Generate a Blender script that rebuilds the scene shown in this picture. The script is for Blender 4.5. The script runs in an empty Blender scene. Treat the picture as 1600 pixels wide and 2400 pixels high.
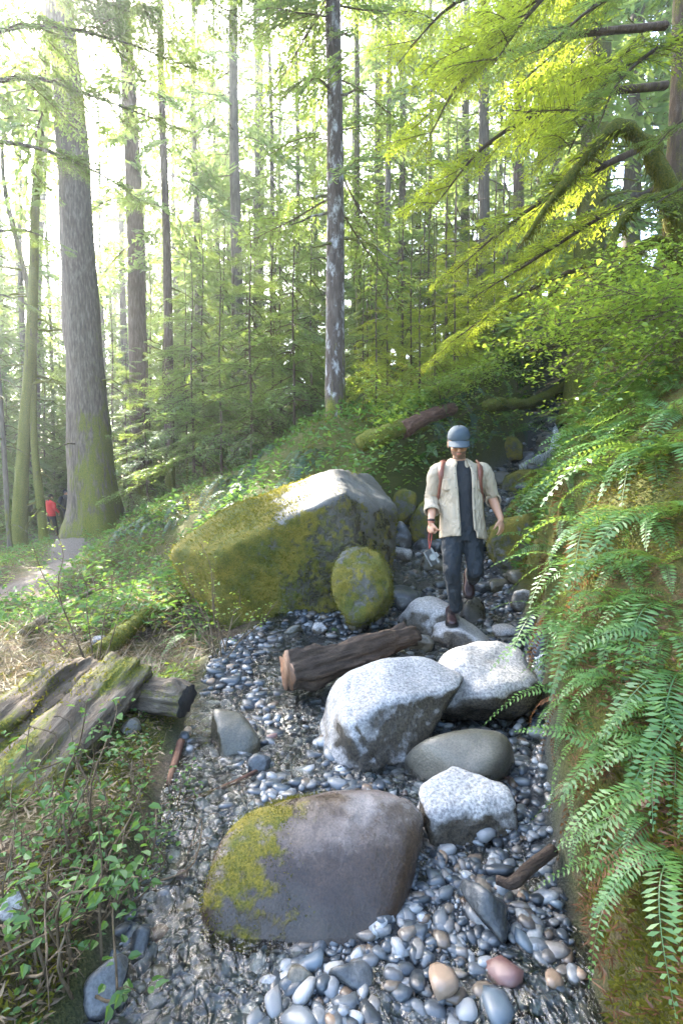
import bpy, math, random
import numpy as np
from mathutils import Vector, Matrix
R = math.radians
S = bpy.context.scene
COL = S.collection
# ------------------------------------------------------------------ camera
F = 1200.0; PITCH = R(3.0); CAMZ = 1.55
cam = bpy.data.cameras.new('camera'); camo = bpy.data.objects.new('camera', cam); COL.objects.link(camo)
camo.location = (0, 0, CAMZ); camo.rotation_euler = (R(90) - PITCH, 0, 0)
cam.sensor_fit = 'VERTICAL'; cam.sensor_height = 36; cam.lens = 18.0; cam.clip_start = .05; cam.clip_end = 1000
S.camera = camo
# ------------------------------------------------------------------ sky, sun, exposure
SUN_EL, SUN_AZ = R(37), R(-33)          # azimuth from +Y, negative = to the side of -X
W = bpy.data.worlds.new('World'); S.world = W; W.use_nodes = True
nt = W.node_tree; nt.nodes.clear()
sky = nt.nodes.new('ShaderNodeTexSky'); sky.sky_type = 'NISHITA'; sky.sun_disc = False
sky.sun_elevation = SUN_EL; sky.sun_rotation = SUN_AZ; sky.air_density = 1.0; sky.dust_density = 2.5; sky.ozone_density = 1.0
bg = nt.nodes.new('ShaderNodeBackground'); bg.inputs['Strength'].default_value = .15
wo = nt.nodes.new('ShaderNodeOutputWorld')
nt.links.new(sky.outputs[0], bg.inputs[0]); nt.links.new(bg.outputs[0], wo.inputs[0])
sun = bpy.data.lights.new('sun', 'SUN'); sun.energy = 4.8; sun.angle = R(.55); sun.color = (1, .92, .8)
suno = bpy.data.objects.new('sun', sun); COL.objects.link(suno)
SUND = Vector((math.sin(SUN_AZ) * math.cos(SUN_EL), math.cos(SUN_AZ) * math.cos(SUN_EL), math.sin(SUN_EL)))
suno.rotation_euler = (-SUND).to_track_quat('-Z', 'Y').to_euler(); suno.location = SUND * 60
vs = S.view_settings; vs.view_transform = 'Standard'; vs.look = 'None'; vs.gamma = 1; vs.use_curve_mapping = False
vs.exposure = 3.4
S.cycles.use_denoising = True
S.cycles.max_bounces = 6; S.cycles.diffuse_bounces = 3; S.cycles.glossy_bounces = 2; S.cycles.transmission_bounces = 4
S.cycles.transparent_max_bounces = 8; S.cycles.volume_bounces = 0; S.cycles.sample_clamp_indirect = 6
S.cycles.caustics_reflective = False; S.cycles.caustics_refractive = False
# ------------------------------------------------------------------ helpers
rng = np.random.default_rng(7)
rnd = random.Random(11)
CF = np.array([0, math.cos(PITCH), -math.sin(PITCH)]); CU = np.array([0, math.sin(PITCH), math.cos(PITCH)]); CR = np.array([1., 0, 0])
CAM = np.array([0, 0, CAMZ])
def ray(px, py):
    d = CF + CR * (px - 800) / F + CU * (1200 - py) / F
    return d
def P(px, py, d):                       # the point on the pixel's ray whose world y (distance ahead) is d
    r = ray(px, py); return CAM + r * (d / r[1])
def smooth(a, b, x):
    t = np.clip((x - a) / (b - a), 0, 1); return t * t * (3 - 2 * t)
def softplus(t, k):
    return k * np.logaddexp(0, t / k)
def _h(i, j, k, s):
    n = (i * 374761393 + j * 668265263 + k * 2147483647 + s * 1274126177) & 0xffffffff
    n = ((n ^ (n >> 13)) * 1274126177) & 0xffffffff
    n = (n ^ (n >> 16)) & 0xffff
    return n / 65535.0
def vnoise(p, seed=0):
    p = np.asarray(p, float); i = np.floor(p).astype(np.int64); f = p - i; f = f * f * (3 - 2 * f)
    r = 0
    for a in (0, 1):
        for b in (0, 1):
            for c in (0, 1):
                w = (f[:, 0] if a else 1 - f[:, 0]) * (f[:, 1] if b else 1 - f[:, 1]) * (f[:, 2] if c else 1 - f[:, 2])
                r = r + w * _h(i[:, 0] + a, i[:, 1] + b, i[:, 2] + c, seed)
    return r * 2 - 1
def fbm(p, oct=4, seed=0, gain=.5):
    p = np.asarray(p, float); a = 1; t = 0
    for o in range(oct):
        t = t + a * vnoise(p * 2 ** o + o * 17.3, seed + o); a *= gain
    return t
def mesh(name, V, Fc, mats=(), smooth_=True, mi=None, attrs=None):
    V = np.asarray(V, np.float32); me = bpy.data.meshes.new(name)
    if isinstance(Fc, np.ndarray):
        n, k = Fc.shape
        me.vertices.add(len(V)); me.vertices.foreach_set('co', V.ravel())
        me.loops.add(n * k); me.loops.foreach_set('vertex_index', Fc.astype(np.int32).ravel())
        me.polygons.add(n); me.polygons.foreach_set('loop_start', np.arange(0, n * k, k, dtype=np.int32))
        me.polygons.foreach_set('loop_total', np.full(n, k, np.int32))
    else:
        me.from_pydata([tuple(map(float, v)) for v in V], [], [tuple(map(int, f)) for f in Fc])
    for m in (mats if isinstance(mats, (list, tuple)) else [mats]): me.materials.append(m)
    if mi is not None: me.polygons.foreach_set('material_index', np.asarray(mi, np.int32))
    if attrs:
        for k_, a in attrs.items():
            at = me.attributes.new(k_, 'FLOAT', 'POINT'); at.data.foreach_set('value', np.asarray(a, np.float32))
    me.update(calc_edges=True)
    me.polygons.foreach_set('use_smooth', np.full(len(me.polygons), bool(smooth_)))
    return me
def obj(name, me, parent=None, loc=None, rot=None, scale=None):
    o = bpy.data.objects.new(name, me); COL.objects.link(o)
    if parent is not None: o.parent = parent
    if loc is not None: o.location = tuple(float(v) for v in loc)
    if rot is not None: o.rotation_euler = rot
    if scale is not None: o.scale = scale if isinstance(scale, (tuple, list)) else (scale,) * 3
    return o
def tag(o, label=None, cat=None, group=None, kind=None):
    if label: o['label'] = label
    if cat: o['category'] = cat
    if group: o['group'] = group
    if kind: o['kind'] = kind
    return o
def thing(name, label, cat, loc=(0, 0, 0), rot=(0, 0, 0), group=None):
    o = obj(name, None, None, loc, rot); o.empty_display_size = .1
    return tag(o, label, cat, group)
def rebase(V, c):
    return np.asarray(V) - np.asarray(c)
def tube(pts, rad, n=8, cap=True, noise=0, seed=0, flat=1.0):
    """tube through pts; rad scalar / array; returns V, F(list of quads + caps)"""
    pts = np.asarray(pts, float); m = len(pts); rad = np.broadcast_to(np.asarray(rad, float), (m,))
    T = np.gradient(pts, axis=0); T /= np.linalg.norm(T, axis=1)[:, None] + 1e-9
    up = np.array([0, 0, 1.]) if abs(T[0, 2]) < .9 else np.array([0, 1., 0])
    A = np.cross(T, up); A /= np.linalg.norm(A, axis=1)[:, None] + 1e-9
    for i in range(1, m):
        if A[i] @ A[i - 1] < 0: A[i] = -A[i]
    B = np.cross(A, T)
    th = np.arange(n) * 2 * math.pi / n
    V = pts[:, None] + rad[:, None, None] * (np.cos(th)[None, :, None] * A[:, None] + flat * np.sin(th)[None, :, None] * B[:, None])
    V = V.reshape(-1, 3)
    if noise:
        c = np.repeat(pts, n, 0); d = V - c
        V = c + d * (1 + noise * fbm(V * 6, 3, seed))[:, None]
    i = np.arange(m - 1)[:, None] * n; j = np.arange(n)[None]; k = (j + 1) % n
    Q = np.stack([i + j, i + k, i + n + k, i + n + j], -1).reshape(-1, 4)
    fs = Q.tolist()
    if cap: fs.append(list(range(n))[::-1]); fs.append(list(range((m - 1) * n, m * n)))
    return V, fs
def joinVF(parts):
    V = []; Fs = []; o = 0
    for v, f in parts:
        V.append(np.asarray(v, float)); Fs += [[a + o for a in q] for q in (f.tolist() if isinstance(f, np.ndarray) else f)]; o += len(v)
    return np.concatenate(V), Fs
def spline(pts, n):
    """Catmull-Rom through control points"""
    p = np.asarray(pts, float); p = np.vstack([2 * p[0] - p[1], p, 2 * p[-1] - p[-2]]); m = len(p) - 3
    out = []
    for u in np.linspace(0, m, n):
        i = min(int(u), m - 1); t = u - i; a, b, c, d = p[i:i + 4]
        out.append(.5 * (2 * b + (c - a) * t + (2 * a - 5 * b + 4 * c - d) * t ** 2 + (3 * b - a - 3 * c + d) * t ** 3))
    return np.array(out)
# ------------------------------------------------------------------ materials
class NT:
    def __init__(s, name):
        s.m = bpy.data.materials.new(name); s.m.use_nodes = True; s.t = s.m.node_tree; s.t.nodes.clear()
        s.out = s.t.nodes.new('ShaderNodeOutputMaterial')
    def n(s, typ, ins=None, **props):
        nd = s.t.nodes.new('ShaderNode' + typ)
        for k, v in props.items(): setattr(nd, k, v)
        for k, v in (ins or {}).items():
            i = nd.inputs[k]
            if isinstance(v, bpy.types.NodeSocket): s.t.links.new(v, i)
            elif isinstance(v, bpy.types.Node): s.t.links.new(v.outputs[0], i)
            else:
                if isinstance(v, tuple) and len(v) == 3 and i.type == 'RGBA': v = v + (1,)
                i.default_value = v
        return nd
    def coord(s, off=True):
        tc = s.n('TexCoord').outputs['Object']
        if not off: return tc
        r = s.n('ObjectInfo').outputs['Random']
        return s.n('VectorMath', {0: tc, 1: s.n('CombineXYZ', {0: s.n('Math', {0: r, 1: 37.0}, operation='MULTIPLY'), 1: s.n('Math', {0: r, 1: 91.0}, operation='MULTIPLY'), 2: 0.0})}, operation='ADD').outputs[0]
    def noise(s, co, scale, detail=4, rough=.55, dist=0):
        return s.n('TexNoise', {'Vector': co, 'Scale': scale, 'Detail': detail, 'Roughness': rough, 'Distortion': dist}).outputs[0]
    def mp(s, co, sc):
        return s.n('Mapping', {'Vector': co, 'Scale': sc}).outputs[0]
    def ramp(s, f, *st):
        r = s.n('ValToRGB', {0: f}); e = r.color_ramp.elements
        while len(e) < len(st): e.new(.5)
        for el, (p, c) in zip(e, st): el.position = p; el.color = tuple(c) + (1,) if len(c) == 3 else c
        return r.outputs[0]
    def sm(s, f, a, b):
        return s.n('MapRange', {0: f, 1: a, 2: b}, interpolation_type='SMOOTHSTEP').outputs[0]
    def math(s, op, a, b=0.0):
        return s.n('Math', {0: a, 1: b}, operation=op).outputs[0]
    def mix(s, f, a, b, typ='MIX'):
        return s.n('MixRGB', {0: f, 1: a, 2: b}, blend_type=typ).outputs[0]
    def bump(s, h, st=.4, d=.02, nrm=None):
        i = {'Height': h, 'Strength': st, 'Distance': d}
        if nrm: i['Normal'] = nrm
        return s.n('Bump', i).outputs[0]
    def attr(s, name):
        return s.n('Attribute', attribute_name=name).outputs['Fac']
    def bsdf(s, col, rough=.6, nrm=None, spec=.5, **kw):
        i = {'Base Color': col, 'Roughness': rough, 'Specular IOR Level': spec}
        if nrm: i['Normal'] = nrm
        i.update(kw); return s.n('BsdfPrincipled', i)
    def done(s, sh):
        s.t.links.new(sh.outputs[0], s.out.inputs['Surface']); return s.m
MT = {}
def foliage(name, dark, light, trans, tr=.5, gloss=.06, rough=.45):
    s = NT(name); v = s.attr('v'); r = s.n('ObjectInfo').outputs['Random']
    f = s.math('ADD', s.math('MULTIPLY', v, .75), s.math('MULTIPLY', r, .25))
    c = s.mix(f, dark, light); ct = s.mix(f, tuple(.7 * a for a in trans), trans)
    d = s.n('BsdfDiffuse', {0: c}); t = s.n('BsdfTranslucent', {0: ct})
    m = s.n('MixShader', {0: tr, 1: d, 2: t}); g = s.n('BsdfGlossy', {0: (.9, 1, .95), 1: rough})
    MT[name] = s.done(s.n('MixShader', {0: gloss, 1: m, 2: g}))
foliage('hemlock', (.04, .095, .035), (.12, .21, .065), (.34, .45, .08), .5, .04)
foliage('hemlock_far', (.06, .115, .045), (.15, .23, .075), (.32, .43, .11), .52, .03)
foliage('hemlock_lime', (.07, .13, .02), (.2, .28, .03), (.52, .60, .05), .58, .04)
foliage('fern', (.035, .10, .025), (.11, .22, .05), (.22, .34, .05), .42, .035, .4)
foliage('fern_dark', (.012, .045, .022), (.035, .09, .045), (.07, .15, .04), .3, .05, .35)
foliage('fern_dead', (.09, .035, .018), (.17, .08, .04), (.2, .1, .04), .3, .03)
foliage('maple', (.08, .17, .02), (.18, .30, .04), (.40, .52, .05), .55, .05)
foliage('herb', (.03, .085, .015), (.09, .19, .04), (.18, .32, .05), .45, .03)
foliage('moss_strand', (.05, .06, .01), (.14, .14, .025), (.26, .24, .04), .4, .0)
foliage('dry_leaf', (.09, .06, .035), (.26, .19, .11), (.25, .18, .09), .3, .03)
MOSS_A, MOSS_B, MOSS_C = (.03, .045, .008), (.10, .11, .014), (.20, .17, .02)
def bark(name, c1, c2, c3, moss=.5, sc=(9, 9, 1.6), pale=None):
    s = NT(name); co = s.coord(); g = s.n('NewGeometry')
    n1 = s.noise(s.mp(co, sc), 2.2, 6, .65, .3); n2 = s.noise(co, 1.1, 4); n3 = s.noise(co, 60, 2)
    c = s.mix(s.math('MULTIPLY', s.noise(co, 2.5, 4), .5), s.ramp(n1, (.3, c1), (.5, c2), (.68, c3)), c2)
    if pale: c = s.mix(s.sm(s.noise(s.mp(co, (3, 3, 1.4)), 2.6, 6, .7), .5, .66), c, s.mix(n3, pale, tuple(.6 * a for a in pale)))
    ns = s.noise(s.mp(co, tuple(.35 * a for a in sc)), 2.4, 5, .7, .4)
    mm = s.sm(s.math('ADD', s.math('ADD', s.math('ADD', n2, s.math('MULTIPLY', s.math('SUBTRACT', ns, .5), 1.3)), s.math('MULTIPLY', s.attr('moss'), .45)), s.math('MULTIPLY', n3, .25)), .95 - moss * .5, 1.2 - moss * .5)
    mc = s.ramp(n3, (.25, MOSS_A), (.5, MOSS_B), (.75, MOSS_C))
    b = s.bump(s.math('ADD', n1, s.math('MULTIPLY', n3, .3)), .9, .03)
    MT[name] = s.done(s.bsdf(s.mix(mm, c, mc), .85, b, .25))
bark('bark_big', (.03, .022, .017), (.10, .078, .058), (.2, .17, .145), .5)
bark('bark_brown', (.03, .02, .013), (.085, .058, .04), (.15, .115, .09), .4)
bark('bark_pale', (.03, .022, .018), (.08, .06, .05), (.14, .12, .1), .3, pale=(.44, .44, .44))
bark('bark_moss', (.03, .025, .012), (.07, .06, .025), (.11, .1, .05), .98)
bark('bark_far', (.06, .05, .04), (.11, .09, .07), (.17, .15, .12), .45)
bark('wood_red', (.03, .014, .01), (.11, .055, .035), (.2, .12, .085), .1, (2, 9, 9))
bark('wood_log', (.035, .026, .018), (.11, .085, .06), (.22, .185, .14), .55, (1.3, 9, 9))
bark('wood_wet', (.018, .012, .009), (.06, .042, .03), (.15, .10, .07), .15, (1.2, 10, 10))
bark('twig', (.05, .035, .02), (.12, .085, .05), (.22, .17, .11), .1)
def stone(name, c1, c2, c3, mossb=0., wet=.0, rough=.6, grain=.5, wetdarkcol=(.35, .3, .26), gsc=90, bump=.4):
    """moss where attribute 'moss' + noise says so, wet and dark where 'wet' says so"""
    s = NT(name); co = s.coord(); g = s.n('NewGeometry')
    n1 = s.noise(co, 2.6, 6, .6); n2 = s.noise(co, gsc, 3, .7); n3 = s.noise(co, 14, 6, .65); n4 = s.noise(co, 5, 5, .65)
    c = s.ramp(n1, (.3, c1), (.52, c2), (.7, c3))
    sp = s.ramp(n2, (.36, (.25, .25, .26)), (.5, (.8, .8, .8)), (.66, (1.35, 1.33, 1.3)))
    c = s.mix(grain, c, s.mix(1.0, c, sp, 'MULTIPLY'))
    w = s.sm(s.math('ADD', s.attr('wet'), s.math('MULTIPLY', s.math('SUBTRACT', n4, .5), 1.1)), .36, .68)
    w = s.math('MAXIMUM', w, wet)
    c = s.mix(w, c, s.mix(1.0, c, wetdarkcol, 'MULTIPLY'))
    mm = s.sm(s.math('ADD', s.math('ADD', s.attr('moss'), mossb), s.math('ADD', s.math('MULTIPLY', s.math('SUBTRACT', n4, .5), 1.2), s.math('MULTIPLY', s.math('SUBTRACT', n3, .5), 1.5))), .42, .72)
    nm = s.noise(co, 130, 3, .7)
    mc = s.mix(s.sm(n4, .35, .65), s.ramp(nm, (.3, MOSS_A), (.5, (.075, .085, .012)), (.7, (.13, .13, .018))), s.ramp(nm, (.3, (.06, .06, .01)), (.5, (.16, .13, .016)), (.7, (.28, .2, .025))))
    ro = s.math('ADD', s.math('MULTIPLY', w, -(rough - .22)), rough)
    ro = s.mix(mm, ro, (.95, .95, .95))
    hb = s.math('ADD', s.math('MULTIPLY', n3, .6), s.math('MULTIPLY', n2, .25))
    hb = s.math('ADD', hb, s.math('MULTIPLY', mm, s.math('MULTIPLY', nm, .9)))
    MT[name] = s.done(s.bsdf(s.mix(mm, c, mc), ro, s.bump(hb, bump, .03), .45))
stone('rock_mossy', (.045, .042, .034), (.10, .094, .078), (.18, .172, .155), .0, 0, .7, .5, (.34, .31, .23), 90, .6)
stone('rock_granite', (.22, .215, .205), (.32, .31, .30), (.42, .41, .39), -.3, 0, .6, .75, (.2, .17, .13), 70, .6)
stone('rock_smooth', (.07, .052, .043), (.15, .118, .1), (.28, .245, .225), -.12, .1, .36, .5, (.32, .26, .2), 120, .35)
stone('rock_wet', (.045, .05, .052), (.10, .108, .112), (.19, .195, .2), -.1, .45, .36, .5, (.4, .4, .4), 90, .35)
stone('rock_greenwet', (.075, .07, .052), (.135, .125, .098), (.22, .205, .17), -.15, .4, .36, .45, (.45, .42, .33), 110, .3)
def pebmat(name, c1, c2, rough=.22):
    s = NT(name); co = s.coord(); r = s.n('ObjectInfo').outputs['Random']; v = s.attr('v')
    n = s.noise(co, 24, 5, .7); n2 = s.noise(co, 160, 2)
    f = s.math('FRACT', s.math('ADD', r, v))
    c = s.mix(s.math('ADD', s.math('MULTIPLY', f, .8), s.math('MULTIPLY', n, .25)), c1, c2)
    c = s.mix(.35, c, s.mix(1.0, c, s.ramp(n2, (.35, (.4, .4, .4)), (.65, (1.4, 1.4, 1.4))), 'MULTIPLY'))
    MT[name] = s.done(s.bsdf(c, rough, s.bump(n, .15, .01), .5))
pebmat('peb_grey', (.045, .054, .06), (.17, .186, .196), .2)
pebmat('peb_pale', (.17, .178, .182), (.34, .338, .325), .42)
pebmat('peb_brown', (.13, .09, .06), (.32, .23, .16), .3)
pebmat('peb_red', (.1, .05, .045), (.2, .115, .1), .3)
pebmat('peb_blue', (.045, .06, .075), (.14, .175, .2), .22)
def gravelmix(name='gravel_mix', ro=.28):
    s = NT(name); v = s.attr('v'); n = s.noise(s.coord(False), 60, 3)
    c = s.ramp(v, (0, (.025, .03, .035)), (.3, (.055, .066, .075)), (.6, (.095, .105, .112)), (.68, (.085, .06, .042)), (.74, (.13, .105, .08)), (.9, (.16, .172, .18)), (1, (.32, .33, .33)))
    c = s.mix(.4, c, s.mix(1.0, c, s.ramp(n, (.35, (.5, .5, .5)), (.65, (1.3, 1.3, 1.3))), 'MULTIPLY'))
    MT[name] = s.done(s.bsdf(c, ro, s.bump(n, .15, .01), .5))
gravelmix(); gravelmix('gravel_fine', .4)
def groundmat():
    s = NT('forest_ground'); co = s.coord(False); bed = s.attr('bed'); pth = s.attr('path')
    n1 = s.noise(co, .9, 5, .6); n2 = s.noise(co, 7, 6, .7); n3 = s.noise(co, 45, 4, .7); n4 = s.noise(co, 110, 3, .7)
    lit = s.ramp(n3, (.3, (.025, .016, .01)), (.48, (.085, .055, .034)), (.6, (.15, .105, .066)), (.72, (.24, .18, .12)))
    ms = s.ramp(n4, (.28, (.022, .034, .007)), (.5, (.075, .085, .013)), (.72, (.15, .14, .02)))
    mk = s.sm(s.math('ADD', s.math('ADD', n1, s.math('MULTIPLY', n2, .6)), s.math('MULTIPLY', s.attr('moss'), .5)), .72, .95)
    c = s.mix(mk, lit, ms)
    gv = s.ramp(n4, (.3, (.015, .016, .017)), (.5, (.045, .048, .05)), (.7, (.11, .115, .12)))
    c = s.mix(bed, c, gv)
    pc = s.ramp(n3, (.3, (.13, .105, .085)), (.6, (.26, .22, .185)))
    c = s.mix(pth, c, pc)
    MT['ground'] = s.done(s.bsdf(c, s.math('SUBTRACT', .92, s.math('MULTIPLY', bed, .5)), s.bump(s.math('ADD', n2, n4), .8, .05), .3))
groundmat()
def watermat(name, foam):
    s = NT(name); co = s.coord(False)
    n = s.noise(s.mp(co, (1, .55, 1)), 9, 3, .55, 1.2); n2 = s.noise(s.mp(co, (1, .6, 1)), 34, 3, .6, .8)
    b = s.bump(s.math('ADD', n, s.math('MULTIPLY', n2, .35)), 1.0, .05)
    g = s.n('BsdfGlossy', {0: (1, 1, 1), 1: .06, 'Normal': b}); t = s.n('BsdfTransparent', {0: (.72, .76, .74)})
    fr = s.n('Fresnel', {0: 1.33, 'Normal': b})
    sh = s.n('MixShader', {0: s.math('ADD', s.math('MULTIPLY', fr, 1.0), .03), 1: t, 2: g})
    if foam:
        d = s.n('BsdfDiffuse', {0: (.8, .82, .84)})
        fm = s.math('ADD', s.math('MULTIPLY', s.sm(s.noise(s.mp(co, (30, 30, 4)), 1.6, 4, .6), .38, .7), .65), .22)
        sh = s.n('MixShader', {0: fm, 1: sh, 2: d})
    MT[name] = s.done(sh)
watermat('water', 0); watermat('whitewater', 1)
def plain(name, col, rough=.7, bumpsc=0, bst=.3, metal=0., sp=.4, var=.25, fold=0.):
    s = NT(name); co = s.coord(); n = s.noise(co, 9, 4); c = s.mix(n, tuple(a * (1 - var) for a in col), tuple(min(1, a * (1 + var)) for a in col))
    kw = {'Metallic': metal}
    nb = s.bump(s.noise(co, bumpsc, 3, .6), bst, .004) if bumpsc else None
    if fold: nb = s.bump(s.noise(s.mp(co, (1, 1, .55)), 15, 3, .5, 1.2), fold, .03, nb)
    MT[name] = s.done(s.bsdf(c, rough, nb, sp, **kw))
# ------------------------------------------------------------------ terrain
SY = np.array([-4, 0, 1.3, 2, 2.8, 3.6, 4.3, 5, 6, 7, 9, 11, 14, 18, 22.])
SL = np.array([-1.0, -.9, -.6, -.68, -.82, -.9, -1.0, -.5, .4, .85, 2.3, 4.0, 5.6, 7.2, 9])
SR = np.array([.4, .55, .66, .84, 1.1, 1.4, 1.62, 1.75, 1.85, 2.1, 3.3, 4.8, 6.4, 8, 9.5])
ZY = np.array([-4, 0, 2, 3, 4.5, 5.5, 7, 9, 10.9, 11.15, 14, 18, 30.])
ZB = np.array([-.3, -.05, 0, .04, .16, .36, .85, 1.5, 2.12, 2.72, 3.6, 5.0, 9])
def streamz(y): return np.interp(y, ZY, ZB)
PATH = np.array([(-26, 24.), (-17, 21.5), (-11.5, 20.), (-8.6, 16.2), (-6.9, 12.8), (-5.7, 10.2), (-5.4, 8.2)])
def pathd(x, y):
    d = np.full(x.shape, 1e9)
    for a, b in zip(PATH[:-1], PATH[1:]):
        ab = b - a; t = np.clip(((x - a[0]) * ab[0] + (y - a[1]) * ab[1]) / (ab @ ab), 0, 1)
        d = np.minimum(d, np.hypot(x - a[0] - t * ab[0], y - a[1] - t * ab[1]))
    return d
MOUNDS = [(-7.6, 15.2, 1.5, .55), (-2.6, 3.9, .9, .12), (-3.6, 8.2, 1.6, -.15), (-.9, 4.8, .9, -.22), (-1.9, 4.9, .9, -.16)]
def terrain(x, y, detail=True):
    x = np.asarray(x, float); y = np.asarray(y, float)
    yc = np.clip(y, 0, 30)
    flat = .2 - .05 * yc
    xb = -1.8 - (np.minimum(y, 60) - 5.5) * .6
    h = flat + .55 * 26 * np.tanh(softplus(x - xb, .55) / 26)
    L = np.interp(y, SY, SL); Rr = np.interp(y, SY, SR)
    bank = smooth(6.2, 3.4, y)
    h = h + .5 * softplus(x - Rr - .1, .12) * bank
    for mx, my, mr, mh in MOUNDS: h = h + mh * np.exp(-((x - mx) ** 2 + (y - my) ** 2) / mr ** 2)
    a, b = np.array([-4.9, 11.4]), np.array([-.6, 8.9]); ab = b - a; tt = np.clip(((x - a[0]) * ab[0] + (y - a[1]) * ab[1]) / (ab @ ab), 0, 1)
    dd = np.hypot(x - a[0] - tt * ab[0], y - a[1] - tt * ab[1]); h = h + (.75 + .15 * tt) * np.exp(-(dd / 1.5) ** 2) * smooth(0, .35, tt + .12)
    P3 = np.stack([x, y, 0 * x], -1).reshape(-1, 3)
    pd = pathd(x, y); pw = smooth(1.1, .5, pd)
    if detail:
        n = (fbm(P3 * .55, 4, 3) * .16 + fbm(P3 * 3.1, 3, 9) * .035).reshape(x.shape)
        far = smooth(12, 40, y) * fbm(P3 * .09, 3, 5).reshape(x.shape) * 1.6
        h = h + n * (1 - .8 * pw) + far
        x = x + smooth(9, 5, y) * (fbm(P3 * np.array([.6, 2.4, 1]) + 9, 4, 31) * .09).reshape(x.shape) * smooth(.2, .6, x)
    el = np.interp(y, [0, 4, 7, 12], [.35, .4, .5, .7]); er = np.interp(y, [1, 3, 5, 7, 9, 11, 14], [.13, .22, .5, 1.7, 2.1, 1.5, 1.])
    wl = smooth(el, 0, L - x); wr = smooth(er, 0, x - Rr)
    w = wl * wr * smooth(15.5, 11.6, y)
    zb = streamz(y)
    if detail: zb = zb + (fbm(P3 * 2.2, 3, 21) * .035).reshape(x.shape)
    h = h * (1 - w) + zb * w
    return h
def H(x, y): return float(terrain(np.array([x]), np.array([y]))[0])
def bedw(x, y):
    L = np.interp(y, SY, SL); Rr = np.interp(y, SY, SR)
    return smooth(.25, -.02, L - x) * smooth(.12, -.02, x - Rr) * smooth(15, 12, y)
def G(px, py, dmin=1.0, dmax=60):
    """first hit of the pixel's ray on the terrain"""
    r = ray(px, py); t = np.geomspace(dmin, dmax, 500); p = CAM + r[None] * t[:, None]
    below = p[:, 2] < terrain(p[:, 0], p[:, 1])
    i = int(np.argmax(below)) if below.any() else len(t) - 1
    return p[i]
def axis(a, b, n, c, k):
    u = np.linspace(-1, 1, n); s = np.sinh(k * u) / math.sinh(k)
    return np.where(s < 0, c + (c - a) * s, c + (b - c) * s)
gx = axis(-110, 110, 300, .4, 5.6); gy = np.concatenate([np.linspace(-6, .6, 14), .6 + 200 * np.sinh(5.4 * np.linspace(0, 1, 290)[1:]) / math.sinh(5.4)])
GX, GY = np.meshgrid(gx, gy); GZ = terrain(GX, GY)
ii = np.arange(len(gy) - 1)[:, None] * len(gx) + np.arange(len(gx) - 1)[None]
Q = np.stack([ii, ii + 1, ii + len(gx) + 1, ii + len(gx)], -1).reshape(-1, 4)
fx, fy = GX.ravel(), GY.ravel()
gm = mesh('ground', np.stack([fx, fy, GZ.ravel()], -1), Q, MT['ground'], True, None,
          {'bed': bedw(fx, fy), 'path': smooth(.7, .3, pathd(fx, fy)) * .8, 'moss': smooth(-.5, 3, fx - (-1.8 - (fy - 5.5) * .6)) * .5 + .1})
tag(obj('ground', gm), kind='structure')
# path as a trodden sheet just above the ground
pp = spline(np.c_[PATH, np.zeros(len(PATH))], 60); tn = np.gradient(pp, axis=0); tn /= np.linalg.norm(tn, axis=1)[:, None]
nr = np.stack([-tn[:, 1], tn[:, 0], 0 * tn[:, 0]], -1); off = np.linspace(-.42, .42, 7)
pv = (pp[:, None] + nr[:, None] * (off[None, :, None] * (1 + .4 * vnoise(pp * 1.9, 4))[:, None, None])).reshape(-1, 3)
pv[:, 2] = terrain(pv[:, 0], pv[:, 1]) + .012 - .03 * (np.abs(np.tile(off, len(pp))) > .35)
iq = np.arange(len(pp) - 1)[:, None] * 7 + np.arange(6)[None]
s = NT('path_dirt'); co = s.coord(False); n3 = s.noise(co, 30, 5, .7)
MT['path_dirt'] = s.done(s.bsdf(s.ramp(n3, (.3, (.07, .055, .043)), (.55, (.14, .115, .095)), (.75, (.23, .2, .175))), .9, s.bump(n3, .6, .03), .2))
tag(obj('path', mesh('path', pv, np.stack([iq, iq + 1, iq + 8, iq + 7], -1).reshape(-1, 4), MT['path_dirt'])), kind='structure')
# water: a sheet following the bed, dipping under the gravel in places
wy = np.concatenate([np.linspace(-1, 10.88, 300), np.linspace(11.2, 15, 50)])
def water_sheet(wy, n=44):
    u = np.linspace(0, 1, n); L = np.interp(wy, SY, SL) - .12; Rr = np.interp(wy, SY, SR) + .1
    X = L[:, None] + (Rr - L)[:, None] * u[None]; Y = np.repeat(wy[:, None], n, 1)
    p3 = np.stack([X, Y, 0 * X], -1).reshape(-1, 3)
    z = streamz(Y) + .026 - .022 * smooth(2.6, 1.6, Y) * smooth(.25, .5, u)[None] + (.024 * fbm(p3 * 1.4, 3, 55) + .008 * fbm(p3 * np.array([9, 5, 1]), 2, 56)).reshape(X.shape)
    ii = np.arange(len(wy) - 1)[:, None] * n + np.arange(n - 1)[None]
    return np.stack([X, Y, z], -1).reshape(-1, 3), np.stack([ii, ii + 1, ii + n + 1, ii + n], -1).reshape(-1, 4)
v, q = water_sheet(np.linspace(-1, 10.9, 330)); tag(obj('water', mesh('water', v, q, MT['water'])), kind='structure')
v, q = water_sheet(np.linspace(11.14, 15, 60)); tag(obj('water', mesh('water', v, q, MT['water'])), kind='structure')
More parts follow.
